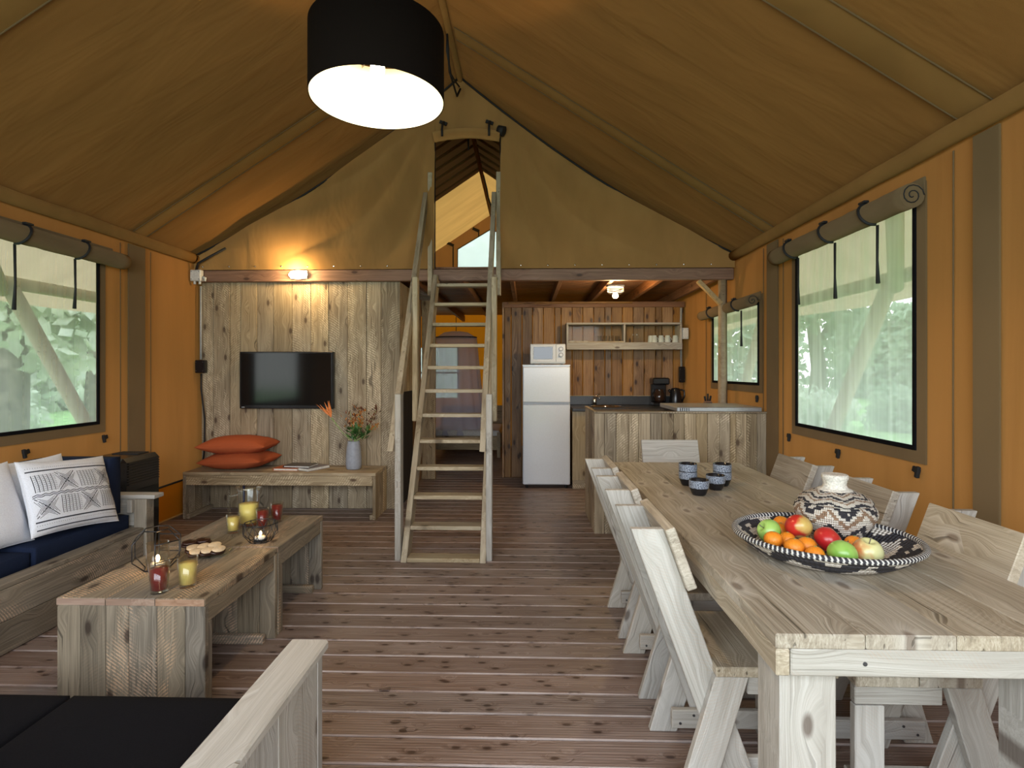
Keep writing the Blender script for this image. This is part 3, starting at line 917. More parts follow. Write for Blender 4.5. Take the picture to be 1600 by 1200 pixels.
# ---------------------------------------------------------------- outside
ground = tag(MB().box((0, 8, -0.36), (90, 90, 0.1)).build('ground', M['lawn']), kind='structure')
for s, xe, side in ((-1, XL, 'left'), (1, XR, 'right')):
    # rain flap of the outer roof
    X1 = xe + s * 0.95
    def fl(u, v, xe=xe, X1=X1):
        x = xe + (X1 - xe) * v
        return (x, -1 + 11 * u, ZE + 0.03 - abs(x - xe) * 0.62 - 0.03 * math.sin(u * 15) * v)
    tag(sheet(fl, 40, 5).build('rain_flap', M['awning'], None, origin=(X1, 4.5, 2)), 'cream canvas rain flap outside the %s side windows' % side, 'canopy')
    tag(MB().tube([(xe + s * 0.62, -1, 2.04), (xe + s * 0.62, 4.5, 2.05), (xe + s * 0.62, 10, 2.04)], 0.05, 12).build('edge_pole', M['outlog'], None, origin=(xe + s * 0.62, 4.5, 2.04)), 'round horizontal pole under the %s rain flap' % side, 'pole')
    for j, (ya, yb) in enumerate(((4.08, 5.58), (6.2, 7.7))):
        tag(MB().tube([(xe + s * 0.60, ya, 2.0), (xe + s * 0.60, yb, -0.31)], 0.055, 12).build('slanting_pole', M['outlog'], None, origin=(xe + s * 0.6, yb, -0.3)),
            ('slanting round pole outside the large %s window' if j == 0 else 'slanting round pole further back outside the %s wall') % side, 'pole')
        tag(MB().tube([(xe + s * 0.62, ya - 0.05, 1.98), (xe + s * 0.15, ya - 0.75, 2.36)], 0.05, 12).build('rafter_brace', M['outlog'], None, origin=(xe + s * 0.62, ya, 2.0)),
            ('pole brace rising from the slanting pole to the %s eave' if j == 0 else 'rear pole brace under the %s rain flap') % side, 'pole')
# trees and bushes
def crown_mesh(seed, n, rx, rz, leaf):
    r = random.Random(seed)
    mb = MB()
    blobs = [(r.uniform(-.6, .6) * rx, r.uniform(-.6, .6) * rx, r.uniform(-.6, .6) * rz, r.uniform(.35, .6)) for _ in range(9)]
    for _ in range(n):
        b = r.choice(blobs)
        d = Vector((r.gauss(0, 1), r.gauss(0, 1), r.gauss(0, 1))).normalized() * (r.random() ** 0.4) * b[3]
        c = Vector((b[0] + d.x * rx, b[1] + d.y * rx, b[2] + d.z * rz))
        a = Vector((r.gauss(0, 1), r.gauss(0, 1), r.gauss(0, 1))).normalized() * leaf
        bb = a.orthogonal().normalized() * leaf * 0.6
        mb.add([c - a, c + bb, c + a, c - bb], [(0, 1, 2, 3)])
    return mb
crowns = [crown_mesh(1, 4200, 2.0, 2.6, 0.15).mesh('crown', M['foliage']), crown_mesh(2, 4200, 1.9, 2.8, 0.14).mesh('crown', M['foliage2'])]
bushes = [crown_mesh(5, 2600, 1.6, 0.9, 0.10).mesh('leaves', M['foliage']), crown_mesh(6, 2600, 1.6, 1.0, 0.10).mesh('leaves', M['foliage2'])]
ORD = ['first', 'second', 'third', 'fourth', 'fifth', 'sixth', 'seventh', 'eighth', 'ninth', 'tenth']
def by_view(lst):      # order from left to right as seen from the room
    return sorted(lst, key=lambda q: math.atan2(q[0], q[1]))
def tree(x, y, kk, sc, lab, grp):
    t = thing('tree', lab, 'tree', (x, y, -0.31), grp)
    MB().tube([(x, y, -0.33), (x + 0.1, y, 1.5), (x - 0.05, y + 0.1, 3.0), (x + 0.2, y, 5.0)], [0.26, 0.2, 0.16, 0.08], 8).build('trunk', M['bark'], t)
    MB().tube([(x, y, 1.9), (x + 0.6, y + 0.2, 2.8), (x + 1.2, y, 4.0)], [0.12, 0.09, 0.05], 6).build('branch', M['bark'], t)
    o = link('crown', crowns[kk], t, (x, y, 3.9 * sc)); o.scale = (sc, sc, sc); o.rotation_euler = (0, 0, x * 1.3)
    tag(o, kind='stuff')
for side, lst in (('left', [(-7.2, 7.4, 0, .9), (-9.8, 12.2, 1, .95), (-14.0, 9.2, 0, .95), (-15.5, 15, 1, 1), (-12.5, 4.2, 0, .9)]),
                  ('right', [(8.2, 9.0, 0, .9), (12.6, 12.6, 1, .95), (8.0, 15.5, 1, .9), (15.5, 8, 0, 1), (10.6, 4.4, 0, .85)]),
                  ('loft', [(-2.6, 17, 0, 1), (2.6, 18, 1, 1)])):
    for i, (x, y, kk, sc) in enumerate(by_view(lst)):
        tree(x, y, kk, sc, 'leafy tree seen through the %s window, %s from the left' % (side, ORD[i]), 'trees outside the %s window' % side)
for side, lst in (('left', [(-6.0, 9.6), (-8.2, 4.6), (-11.4, 8.0), (-12.6, 12.4), (-7.0, 13.2), (-10.6, 15.8)]),
                  ('right', [(6.4, 6.6), (9.4, 6.4), (9.8, 10.9), (12.6, 9.2), (13.0, 6.0), (6.2, 12.4), (10.8, 15.6)])):
    for i, (x, y) in enumerate(by_view(lst)):
        o = tag(link('bush', bushes[i % 2], None, (x, y, 0.25)), 'low leafy bush under the trees outside the %s window, %s from the left' % (side, ORD[i]), 'bush', 'bushes outside the %s window' % side)
        o.scale = (0.8, 0.8, 0.9); o.rotation_euler = (0, 0, i * 2.1)
def hedge(lab, x0, y0, x1, y1, h, mat, n, seed):
    r = random.Random(seed); mb = MB()
    for _ in range(n):
        f = r.random(); c = Vector((x0 + (x1 - x0) * f + r.gauss(0, .5), y0 + (y1 - y0) * f + r.gauss(0, .5), -0.3 + h * r.random() * (0.85 + .15 * math.sin(f * 40))))
        a = Vector((r.gauss(0, 1), r.gauss(0, 1), r.gauss(0, 1))).normalized() * 0.34
        b = a.orthogonal().normalized() * 0.24
        mb.add([c - a, c + b, c + a, c - b], [(0, 1, 2, 3)])
    tag(mb.build('hedge', mat, None, origin=((x0 + x1) / 2, (y0 + y1) / 2, -0.31)), lab, 'hedge', kind='stuff')
hedge('tall hedge far beyond the trees outside the left windows', -20, -2, -20, 35, 5.0, M['foliage'], 12000, 3)
hedge('tall hedge far beyond the trees outside the right windows', 21, -2, 21, 38, 5.5, M['foliage2'], 15000, 4)
hedge('tall hedge closing the garden behind the rear wall', -18, 37, 18, 37, 7.0, M['foliage2'], 9000, 5)

# ================================================================ FURNITURE
# ---- dining table
t = thing('dining_table', 'long heavy weathered scaffold-wood dining table with a fruit tray on it', 'table', (0.99, 2.47, 0))
TX0, TX1, TY0, TY1 = 0.576, 1.402, 1.290, 3.69
w = (TX1 - TX0) / 4
for i in range(4):
    plank('top_plank', (TX0 + i * w + 0.0008, TY0, 0.735), (TX0 + (i + 1) * w - 0.0008, TY1, 0.77), M['table'], t)
for y0 in (TY0 + 0.001, TY1 - 0.032):
    plank('apron', (TX0 + 0.036, y0, 0.672), (TX1 - 0.036, y0 + 0.031, 0.7345), M['pale'] if y0 < 2 else M['table'], t)
for x0 in (TX0 + 0.002, TX1 - 0.034):
    plank('side_apron', (x0, TY0 + 0.001, 0.672), (x0 + 0.032, TY1 - 0.001, 0.7345), M['table'], t)
for x0 in (TX0 + 0.035, TX1 - 0.035 - 0.135):
    for y0 in (TY0 + 0.055, TY1 - 0.185):
        plank('leg', (x0, y0, 0.0), (x0 + 0.135, y0 + 0.13, 0.734), M['pale'], t, ch=0.004)
for x0 in (0.78, 1.16):
    MB().tube([(x0, TY0 - 0.001, 0.703), (x0, TY0 + 0.006, 0.703)], 0.005, 10).build('screw_head', M['screw'], t)

# ---- dining chairs: local +x points at the table, seat 0.34 wide
def make_chair(label):
    c = thing('dining_chair', label, 'chair', (0, 0, 0), 'dining chairs round the scaffold-wood table')
    P_, S_ = M['pale'], M['table']
    for s in (-1, 1):
        rod('back_post', (-0.212, s * 0.153, 0.87), (0.108, s * 0.153, 0.0), 0.098, 0.030, (1, 0, 0), P_, c, flat_ends=True)
        rod('rear_leg', (0.046, s * 0.185, 0.415), (-0.078, s * 0.185, 0.0), 0.100, 0.030, (1, 0, 0), P_, c, flat_ends=True)
        plank('front_leg', (0.275, s * 0.170 - 0.015, 0.0), (0.365, s * 0.170 + 0.015, 0.349), P_, c)
        plank('seat_rail', (0.10, s * 0.170 - 0.014, 0.352), (0.365, s * 0.170 + 0.014, 0.414), P_, c)
        a = s * 0.124
        plank('floor_stretcher', (-0.06, a - 0.012, 0.05), (0.36, a + 0.012, 0.118), P_, c)
        for q in (-0.03, 0.02):
            MB().tube([(q, a - 0.014, 0.07 + (0.03 if q > 0 else 0)), (q, a + 0.014, 0.07 + (0.03 if q > 0 else 0))], 0.005, 8).build('screw_head', M['screw'], c)
    # seat boards run across the chair
    plank('seat_board', (-0.005, -0.205, 0.417), (0.182, 0.205, 0.449), S_, c)
    plank('seat_board', (0.185, -0.205, 0.417), (0.374, 0.205, 0.449), S_, c)
    # back board leans with the posts, on their table side
    d = Vector((0.320, 0, -0.87)).normalized()
    nrm = Vector((0.87, 0, 0.320)).normalized()
    c0 = Vector((-0.212, 0, 0.87)) + nrm * (0.046 + 0.018) + d * 0.115
    me = MB().box((0, 0, 0), (0.40, 0.205, 0.032), ch=0.003).mesh('backrest_board', M['table'])
    o = link('backrest_board', me, c, c0)
    o.rotation_euler = Matrix(((0, 1, 0), (d.x, d.y, d.z), (nrm.x, nrm.y, nrm.z))).transposed().to_euler()
    # fix handedness: local x across, y along slope, z normal
    X_ = Vector((0, 1, 0)); Y_ = Vector(d); Z_ = X_.cross(Y_)
    o.rotation_euler = Matrix((X_, Y_, Z_)).transposed().to_euler()
    return c
chair = make_chair('pale wooden chair nearest the camera on the aisle side of the dining table')
spots = [(0.60, 1.948, 0, None),
         (0.60, 2.525, 0, 'pale wooden chair second along the aisle side of the dining table'),
         (0.60, 3.045, 0, 'pale wooden chair on the aisle side, closest to the fridge'),
         (1.375, 1.905, math.pi, 'wooden chair at the window side of the table, closest to the camera'),
         (1.375, 2.505, math.pi, 'wooden chair at the window side of the table, half hidden by the lidded basket'),
         (1.375, 3.14, math.pi, 'wooden chair at the window side of the table, closest to the kitchen counter'),
         (1.02, 3.83, -math.pi / 2, 'pale wooden chair at the far head of the table before the kitchen counter')]
for x, y, rz, lab in spots:
    o = chair if lab is None else copy_tree(chair)
    o.location = (x, y, 0); o.rotation_euler = (0, 0, rz)
    if lab: o['label'] = lab
    if rz < 0:
        for ch_ in [q for q in bpy.data.objects if q.parent == o and q.name.startswith('backrest_board')]:
            ch_.data = ch_.data.copy(); ch_.data.materials[0] = M['pale']

# ---- coffee tables
def coffee(label, y0, y1):
    x0, x1, h = -1.905, -1.294, 0.46
    c = thing('coffee_table', label, 'table', ((x0 + x1) / 2, (y0 + y1) / 2, 0), 'coffee tables')
    w = (x1 - x0) / 3
    for i in range(3):
        plank('top_plank', (x0 + i * w + 0.001, y0, h - 0.03), (x0 + (i + 1) * w - 0.001, y1, h), M['reclaimed'], c)
        for yy in (y0 - 0.004,):   # sawn board ends
            MB().box((x0 + (i + .5) * w, yy + 0.003, h - 0.0152), (w - 0.004, 0.002, 0.026)).build('board_end', M['endgrain'], c)
    ws = [0.30, 0.44, 0.36, 0.33, 0.45, 0.12]
    ws = [0.155, 0.175, 0.155, 0.19, 0.19, 0.135]
    tot = sum(ws)
    for yy in (y0 + 0.001, y1 - 0.029):
        x = x0
        for q in ws:
            q = q / tot * (x1 - x0)
            plank('side_board', (x + 0.0008, yy, 0.0), (x + q - 0.0008, yy + 0.028, h - 0.031), M['reclaimed'], c)
            x += q
    for xx in (x0 + 0.004, x1 - 0.032):
        plank('long_rail', (xx, y0 + 0.031, h - 0.105), (xx + 0.028, y1 - 0.031, h - 0.031), M['reclaimed'], c)
        plank('corner_post', (xx, y0 + 0.030, 0.0), (xx + 0.028, y0 + 0.060, h - 0.106), M['reclaimed'], c)
    for yy in (y0 + 0.062, y1 - 0.062):
        plank('foot_batten', (x0 + 0.035, yy - 0.03, 0.0), (x1 - 0.034, yy + 0.0, 0.045), M['reclaimed'], c)
    return c
coffee('box-shaped reclaimed-wood coffee table nearest the camera with rough sawn end boards', 2.180, 2.826)
coffee('box-shaped reclaimed-wood coffee table further back, holding the juice jug', 2.836, 3.465)

# ---- bench under the television
x0, x1, y0, y1, h = -3.20, -1.391, 5.035, 5.440, 0.435
c = thing('bench', 'low grey scaffold-wood bench under the television', 'bench', ((x0 + x1) / 2, (y0 + y1) / 2, 0))
for i in range(3):
    w = (y1 - y0) / 3
    plank('top_plank', (x0, y0 + i * w + 0.001, h - 0.03), (x1, y0 + (i + 1) * w - 0.001, h), M['wallboard'], c)
plank('apron', (x0 + 0.031, y0 + 0.002, h - 0.12), (x1 - 0.031, y0 + 0.030, h - 0.031), M['wallboard'], c)
for xx in (x0 + 0.001, x1 - 0.029):
    for i in range(3):
        plank('side_board', (xx, y0 + i * w + 0.001, 0.0), (xx + 0.028, y0 + (i + 1) * w - 0.001, h - 0.031), M['wallboard'], c)
plank('foot_batten', (x0 + 0.031, y0 + 0.01, 0), (x0 + 0.06, y1 - 0.01, 0.045), M['wallboard'], c)
plank('foot_batten', (x1 - 0.06, y0 + 0.01, 0), (x1 - 0.031, y1 - 0.01, 0.045), M['wallboard'], c)

# ---- sofas
s1 = thing('sofa', 'scaffold-wood sofa with navy seat cushions along the left canvas wall', 'sofa', (-2.9, 2.68, 0))
plank('front_board', (-2.56, 1.710, 0.004), (-2.53, 3.570, 0.160), M['reclaimed'], s1)
plank('front_board', (-2.56, 1.710, 0.162), (-2.53, 3.570, 0.318), M['reclaimed'], s1)
plank('front_cap', (-2.62, 1.710, 0.320), (-2.53, 3.570, 0.345), M['reclaimed'], s1)
plank('seat_base', (-3.24, 1.710, 0.27), (-2.63, 3.570, 0.318), M['reclaimed'], s1)
plank('back_board', (-3.28, 1.710, 0.02), (-3.245, 3.650, 0.62), M['reclaimed'], s1)
plank('arm_post', (-2.60, 3.575, 0.0), (-2.515, 3.650, 0.528), M['reclaimed'], s1)
plank('arm_board', (-3.24, 3.585, 0.35), (-2.602, 3.615, 0.528), M['pale'], s1)
plank('arm_board', (-3.24, 3.585, 0.02), (-2.602, 3.615, 0.348), M['reclaimed'], s1)
plank('arm_top', (-3.24, 3.575, 0.530), (-2.46, 3.670, 0.556), M['pale'], s1)
plank('arm_batten', (-2.635, 3.555, 0.44), (-2.603, 3.584, 0.528), M['pale'], s1)
cushion('seat_cushion', (-2.925, 3.205, 0.385), (0.62, 0.69, 0.115), M['navy'], label='navy seat cushion at the far end of the wall sofa, under the patterned pillow', cat='cushion', group='navy seat cushions')
cushion('seat_cushion', (-2.945, 2.485, 0.372), (0.62, 0.735, 0.10), M['navy'], label='navy seat cushion on the wall sofa at the left edge, slightly lower', cat='cushion', group='navy seat cushions')
rb = Matrix.Rotation(R(90 - 12), 3, 'Y')
cushion('back_cushion', (-3.12, 3.050, 0.63), (0.37, 0.80, 0.12), M['navy'], rot=rb, label='navy back cushion leaning on the left canvas wall', cat='cushion', group='navy back cushions')
rb = Matrix.Rotation(R(90), 3, 'X') @ Matrix.Rotation(0, 3, 'X')
cushion('back_cushion', (-2.90, 3.505, 0.63), (0.46, 0.37, 0.11), M['navy'], rot=rb, label='navy back cushion standing against the far sofa arm beside the heater', cat='cushion', group='navy back cushions')

s2 = thing('sofa', 'scaffold-wood sofa with black cushions in the near left corner, its pale arm rising', 'sofa', (-1.65, 1.2, 0))
plank('arm_top', (-0.715, 0.72, 0.536), (-0.600, 1.655, 0.566), M['pale'], s2, ch=0.006)
for i, (ya, yb) in enumerate(((0.74, 1.05), (1.052, 1.345), (1.347, 1.60))):
    plank('arm_board', (-0.64, ya, 0.0), (-0.614, yb, 0.534), M['pale'], s2)
plank('arm_post', (-0.70, 1.602, 0.0), (-0.614, 1.64, 0.534), M['pale'], s2)
plank('front_board', (-2.40, 1.60, 0.02), (-0.703, 1.625, 0.30), M['reclaimed'], s2)
plank('seat_base', (-2.40, 0.80, 0.25), (-0.705, 1.597, 0.297), M['reclaimed'], s2)
plank('back_board', (-2.40, 0.70, 0.02), (-0.705, 0.735, 0.70), M['reclaimed'], s2)
cushion('seat_cushion', (-1.038, 1.19, 0.36), (0.63, 0.84, 0.12), M['blackfab'], label='black seat cushion beside the pale arm of the near sofa', cat='cushion', group='black seat cushions')
cushion('seat_cushion', (-1.72, 1.19, 0.36), (0.71, 0.84, 0.12), M['blackfab'], label='black seat cushion of the near sofa in the bottom left corner of the photo', cat='cushion', group='black seat cushions')

# ---- throw pillows
Rz = lambda a: Matrix.Rotation(R(a), 3, 'Z')
Rx = lambda a: Matrix.Rotation(R(a), 3, 'X')
Ry = lambda a: Matrix.Rotation(R(a), 3, 'Y')
surfs = []
rotp = Rz(84) @ Rx(69) @ Rz(-5.4)
pp = cushion('throw_pillow', (-2.67, 3.15, 0.660), (0.54, 0.43, 0.15), M['white_linen'], rot=rotp, kind='pillow', n=18, fn_out=surfs, label='white pillow with dark geometric stitched pattern on the wall sofa', cat='pillow')
cushion('throw_pillow', (-2.83, 2.72, 0.650), (0.50, 0.46, 0.16), M['white_linen'], rot=Rz(80) @ Rx(70) @ Rz(3), kind='pillow', n=18, label='plain white pillow at the left edge beside the patterned one', cat='pillow')
cushion('throw_pillow', (-2.86, 3.13, 0.665), (0.44, 0.42, 0.12), M['white_linen'], rot=Rz(84) @ Rx(72), kind='pillow', n=16, label='plain white pillow tucked behind the patterned one', cat='pillow')
# printed pattern: fine raised strokes laid on the pillow's front
sf = surfs[0]
pm = MB()
def P2(u, v):
    p = sf(u, v, 1)
    e = 0.004
    n = (sf(min(1, u + e), v, 1) - sf(max(0, u - e), v, 1)).cross(sf(u, min(1, v + e), 1) - sf(u, max(0, v - e), 1))
    n = n.normalized() if n.length > 1e-12 else Vector((0, 0, 1))
    return p + n * 0.0016, n
def stroke(u0, v0, u1, v1, w=0.0012, k=3):
    pts = [P2(u0 + (u1 - u0) * i / k, v0 + (v1 - v0) * i / k) for i in range(k + 1)]
    d = (pts[-1][0] - pts[0][0]).normalized(); w *= 1.5
    vs = []
    for p, n in pts:
        s = n.cross(d).normalized() * w
        vs += [p - s, p + s]
    pm.add(vs, [(2 * i, 2 * i + 1, 2 * i + 3, 2 * i + 2) for i in range(k)])
for v in (0.17, 0.83):
    stroke(0.03, v, 0.97, v, 0.0024, 20)
stroke(0.04, 0.07, 0.96, 0.07, 0.002, 20)
for row in range(2):
    v0 = 0.22 if row == 0 else 0.535
    H = 0.25
    for i in range(26):     # wavy divider
        u = 0.03 + i * 0.036
        if row == 0:
            for vv in (0.488, 0.512):
                stroke(u, vv + (0.008 if i % 2 else -0.008), u + 0.036, vv + (-0.008 if i % 2 else 0.008), 0.0013, 1)
    x = 0.04 if row else 0.03
    seq = ['b', 'x', 'b', 'x'] if row else ['x', 'b', 'x', 'b', 'h']
    for kind_ in seq:
        W = 0.22 if kind_ != 'h' else 0.09
        if kind_ == 'x':
            cx, cy = x + W / 2, v0 + H / 2
            stroke(x + .01, v0, x + W - .01, v0 + H, 0.0013)
            stroke(x + .01, v0 + H, x + W - .01, v0, 0.0013)
            for r_ in (2, 4, 6, 8):
                a = r_ / 8 * 0.105; b = r_ / 8 * H / 2
                for sgn in (-1, 1):
                    stroke(cx - a * 0.75, cy + sgn * b, cx, cy + sgn * b * 0.55, 0.0007, 1); stroke(cx, cy + sgn * b * 0.55, cx + a * 0.75, cy + sgn * b, 0.0007, 1)
                    stroke(cx + sgn * a, cy - b * 0.75, cx + sgn * a * 0.55, cy, 0.0007, 1); stroke(cx + sgn * a * 0.55, cy, cx + sgn * a, cy + b * 0.75, 0.0007, 1)
        else:
            n_ = int(W / 0.036)
            for i in range(n_):
                uu = x + 0.02 + i * 0.036
                stroke(uu, v0 + .01, uu, v0 + H - .01, 0.0011)
                for j in range(9):
                    vv = v0 + 0.02 + j * (H - 0.04) / 8
                    stroke(uu + 0.014, vv, uu + 0.017, vv + 0.004, 0.0012, 1)
                    stroke(uu + 0.024, vv, uu + 0.027, vv + 0.004, 0.0012, 1)
        x += W + 0.01
for i in range(44):
    for v in (0.125, 0.875):
        stroke(0.04 + i * 0.021, v, 0.045 + i * 0.021, v + 0.003, 0.001, 1)
o = pm.build('stitched_pattern', M['print'], pp, origin=None); tag(o, 'dark stitched bands, zigzags and crossed diamonds')

# rust cushions on the bench
cushion('throw_pillow', (-2.76, 5.235, 0.527), (0.62, 0.42, 0.175), M['rust'], rot=Rz(-3) @ Ry(-2), kind='pillow', n=16, label='rust red pillow lying flat on the bench, lower of the two', cat='pillow', group='rust red pillows on the bench')
cushion('throw_pillow', (-2.77, 5.235, 0.668), (0.64, 0.42, 0.175), M['rust'], rot=Rz(4) @ Ry(0), kind='pillow', n=16, label='rust red pillow lying on top of the other on the bench', cat='pillow', group='rust red pillows on the bench')

# ---- gas heater
h_ = thing('gas_heater', 'black cabinet gas heater between the wall sofa and the left wall', 'heater', (-3.02, 4.02, 0))
MB().box((-3.02, 4.02, 0.39), (0.34, 0.40, 0.72), ch=0.03).build('body', M['blackgloss'], h_)
MB().box((-2.855, 4.02, 0.30), (0.016, 0.34, 0.42), ch=0.005).build('front_panel', M['screen'], h_)
for i in range(9):
    MB().box((-2.846, 4.02, 0.56 + i * 0.019), (0.014, 0.33, 0.008), ch=0.002).build('louvre', M['blackgloss'], h_)
MB().box((-3.02, 4.12, 0.7525), (0.20, 0.12, 0.006)).build('control_panel', M['black'], h_)
for x in (-3.14, -2.90):
    for y in (3.87, 4.17):
        MB().tube([(x - 0.012, y, 0.02), (x + 0.012, y, 0.02)], 0.02, 12).build('caster', M['black'], h_)

# ---- ladder
L = thing('loft_ladder', 'steep pale wooden ladder with twin handrails leading up to the loft', 'ladder', (-0.6, 3.95, 0))
SL = 1.669
for s in (-1, 1):
    x = -0.60 + s * 0.285
    rod('stringer', (x, 4.005, 0.0), (x, 4.005 + 2.31 / SL, 2.31), 0.135, 0.044, (0, 1, 0), M['ladder'], L, flat_ends=True)
for n in range(12):
    z = 0.030 + 0.1986 * n
    yf = 3.95 + 0.119 * n
    plank('tread', (-0.862, yf - 0.012, z - 0.030), (-0.338, yf + 0.105, z), M['ladder'], L)
for s, nm in ((-1, 'left'), (1, 'right')):
    x = -0.605 + s * 0.332
    MB_ = M['pale']
    plank('lower_post', (x - 0.022, 3.97, 0.0), (x + 0.022, 4.065, 1.21), MB_, L, ch=0.005)
    plank('middle_post', (x - 0.022, 4.585, 0.955), (x + 0.022, 4.67, 2.166), M['ladder'], L, ch=0.005)
    plank('upper_post', (x - 0.022, 5.30, 2.11), (x + 0.022, 5.385, 3.30), M['ladder'], L, ch=0.005)
    xr = x - 0.043
    rod('handrail', (xr, 3.97, 0.80), (xr, 5.35, 0.80 + 1.38 * SL), 0.095, 0.042, (0, 1, 0), M['ladder'], L, flat_ends=True)

# ---- television
tv = thing('television', 'flat black television mounted on the grey board wall', 'television', (-2.38, 5.41, 1.285))
MB().box((-2.38, 5.412, 1.285), (0.94, 0.05, 0.565), ch=0.006).build('casing', M['blackgloss'], tv)
MB().box((-2.38, 5.385, 1.293), (0.90, 0.006, 0.515)).build('screen', M['screen'], tv)
MB().box((-2.81, 5.383, 1.017), (0.03, 0.004, 0.006)).build('maker_plate', M['greyplastic'], tv)
MB().box((-2.38, 5.443, 1.285), (0.3, 0.012, 0.2)).build('wall_bracket', M['black'], tv)

# ---- fridge and microwave
f = thing('fridge', 'tall white fridge-freezer against the pine board wall', 'fridge', (0.23, 6.74, 0))
MB().box((0.23, 6.77, 0.745), (0.555, 0.56, 1.40), ch=0.008).build('body', M['fridge'], f)
MB().box((0.23, 6.462, 0.515), (0.553, 0.05, 0.94), ch=0.012).build('lower_door', M['fridge'], f)
MB().box((0.23, 6.462, 1.215), (0.553, 0.05, 0.42), ch=0.012).build('freezer_door', M['fridge'], f)
MB().box((0.23, 6.775, 1.443), (0.562, 0.60, 0.012), ch=0.004).build('top_panel', M['fridge'], f)
for z in (0.992, 0.999 + 0.012):
    MB().box((0.23, 6.435, z), (0.553, 0.006, 0.006)).build('grip_edge', M['greyplastic'], f)
for x in (0.0, 0.46):
    MB().tube([(x, 6.50, 0), (x, 6.50, 0.045)], 0.016, 10).build('foot', M['black'], f)
mw = thing('microwave', 'silver microwave oven standing on top of the fridge', 'microwave', (0.25, 6.68, 1.45))
MB().box((0.25, 6.70, 1.578), (0.42, 0.33, 0.235), ch=0.008).build('body', M['microwave'], mw)
MB().box((0.195, 6.530, 1.582), (0.30, 0.012, 0.205), ch=0.004).build('door', M['microwave'], mw)
MB().box((0.195, 6.522, 1.588), (0.225, 0.006, 0.145), ch=0.002).build('door_window', M['screen'], mw)
MB().box((0.40, 6.530, 1.582), (0.105, 0.012, 0.205), ch=0.004).build('control_panel', M['microwave'], mw)
for z in (1.635, 1.565):
    dl = MB().tube([(0.405, 6.523, z), (0.405, 6.508, z)], 0.026, 20).build('dial', M['screw'], mw, origin=(0.405, 6.523, z))
    MB().tube([(0.405, 6.508, z), (0.405, 6.503, z)], 0.019, 20).build('dial_cap', M['microwave'], dl)
for x in (0.08, 0.42):
    MB().box((x, 6.70, 1.455), (0.03, 0.2, 0.010)).build('foot', M['black'], mw)

# ---- kitchen units
cu = thing('kitchen_counter', 'low wooden kitchen unit with dark worktop and sink along the pine wall', 'counter', (1.2, 6.7, 0))
for i in range(4):
    plank('front_board', (0.532 + i * 0.20, 6.42, 0.10), (0.532 + (i + 1) * 0.20 - 0.004, 6.445, 0.905), M['pine'] if i > 0 else M['ladder'], cu)
plank('plinth', (0.535, 6.447, 0.0), (1.97, 6.465, 0.098), M['wallboard'], cu)
plank('side_panel', (0.532, 6.447, 0.10), (0.556, 7.06, 0.905), M['pine'], cu)
plank('end_panel', (1.975, 6.0, 0.0), (1.995, 7.06, 0.905), M['pine'], cu)
wt = MB()
wt.box((0.655, 6.74, 0.925), (0.25, 0.70, 0.036), ch=0.004); wt.box((1.57, 6.74, 0.925), (0.84, 0.70, 0.036), ch=0.004)
wt.box((0.965, 6.50, 0.925), (0.37, 0.22, 0.036)); wt.box((0.965, 7.02, 0.925), (0.37, 0.14, 0.036))
wt.build('worktop', M['worktop'], cu)
MB().box((1.26, 7.075, 1.0), (1.44, 0.02, 0.11), ch=0.003).build('upstand', M['worktop'], cu)
MB().box((1.26, 7.075, 1.058), (1.44, 0.024, 0.006)).build('upstand_strip', M['ladder'], cu)
bs = MB()
bs.lathe([(0.20, 0.002), (0.19, 0.008), (0.175, 0.003), (0.165, -0.02), (0.155, -0.11), (0.02, -0.12), (0.0001, -0.12)], (0.965, 6.78, 0.943), 32, 1.0, 0.85)
bs.build('sink_bowl', M['chrome'], cu)
fa = thing('kitchen_tap', 'small chrome mixer tap behind the sink', 'tap', (0.86, 7.0, 0.943))
MB().tube([(0.86, 7.0, 0.943), (0.86, 7.0, 1.03)], 0.024, 14).build('base', M['chrome'], fa)
MB().tube([(0.86, 7.0, 1.02), (0.87, 6.96, 1.06), (0.90, 6.88, 1.05), (0.905, 6.86, 1.03)], 0.011, 10).build('spout', M['chrome'], fa)
MB().tube([(0.86, 7.0, 1.03), (0.87, 7.0, 1.06), (0.92, 7.0, 1.085)], [0.016, 0.012, 0.008], 10).build('lever', M['chrome'], fa)

pe = thing('kitchen_peninsula', 'waist-high kitchen peninsula clad in upright grey scaffold boards', 'counter', (1.3, 5.0, 0))
ws = [0.085, 0.10, 0.105, 0.085, 0.10, 0.095, 0.10, 0.09, 0.10, 0.095, 0.10, 0.09, 0.05, 0.09, 0.085, 0.08]
tot = sum(ws); x = 0.572
for i, q in enumerate(ws):
    q = q / tot * 1.44
    plank('front_board', (x + 0.0012, 4.670 + 0.002 * (i % 2), 0.0), (x + q - 0.0012, 4.694 + 0.002 * (i % 2), 1.018), M['wallboard'], pe)
    x += q
for i in range(5):
    plank('side_board', (0.572, 4.698 + i * 0.139, 0.0), (0.596, 4.698 + i * 0.139 + 0.137, 1.018), M['wallboard'], pe)
plank('top_trim', (0.566, 4.664, 1.020), (2.02, 4.71, 1.034), M['wallboard'], pe)
plank('top_trim', (0.566, 4.711, 1.020), (0.60, 5.40, 1.034), M['wallboard'], pe)
MB().box((1.305, 5.05, 0.985), (1.41, 0.69, 0.036), ch=0.003).build('worktop', M['worktop'], pe)
plank('back_panel', (0.60, 5.36, 0.0), (1.84, 5.36 + 0.02, 0.965), M['pine'], pe)
hb = thing('hob_cover', 'flat grey metal hob cover lying on the peninsula', 'hob', (1.66, 5.05, 1.003))
MB().box((1.64, 5.03, 1.012), (0.66, 0.56, 0.018), ch=0.004).build('base', M['blackgloss'], hb)
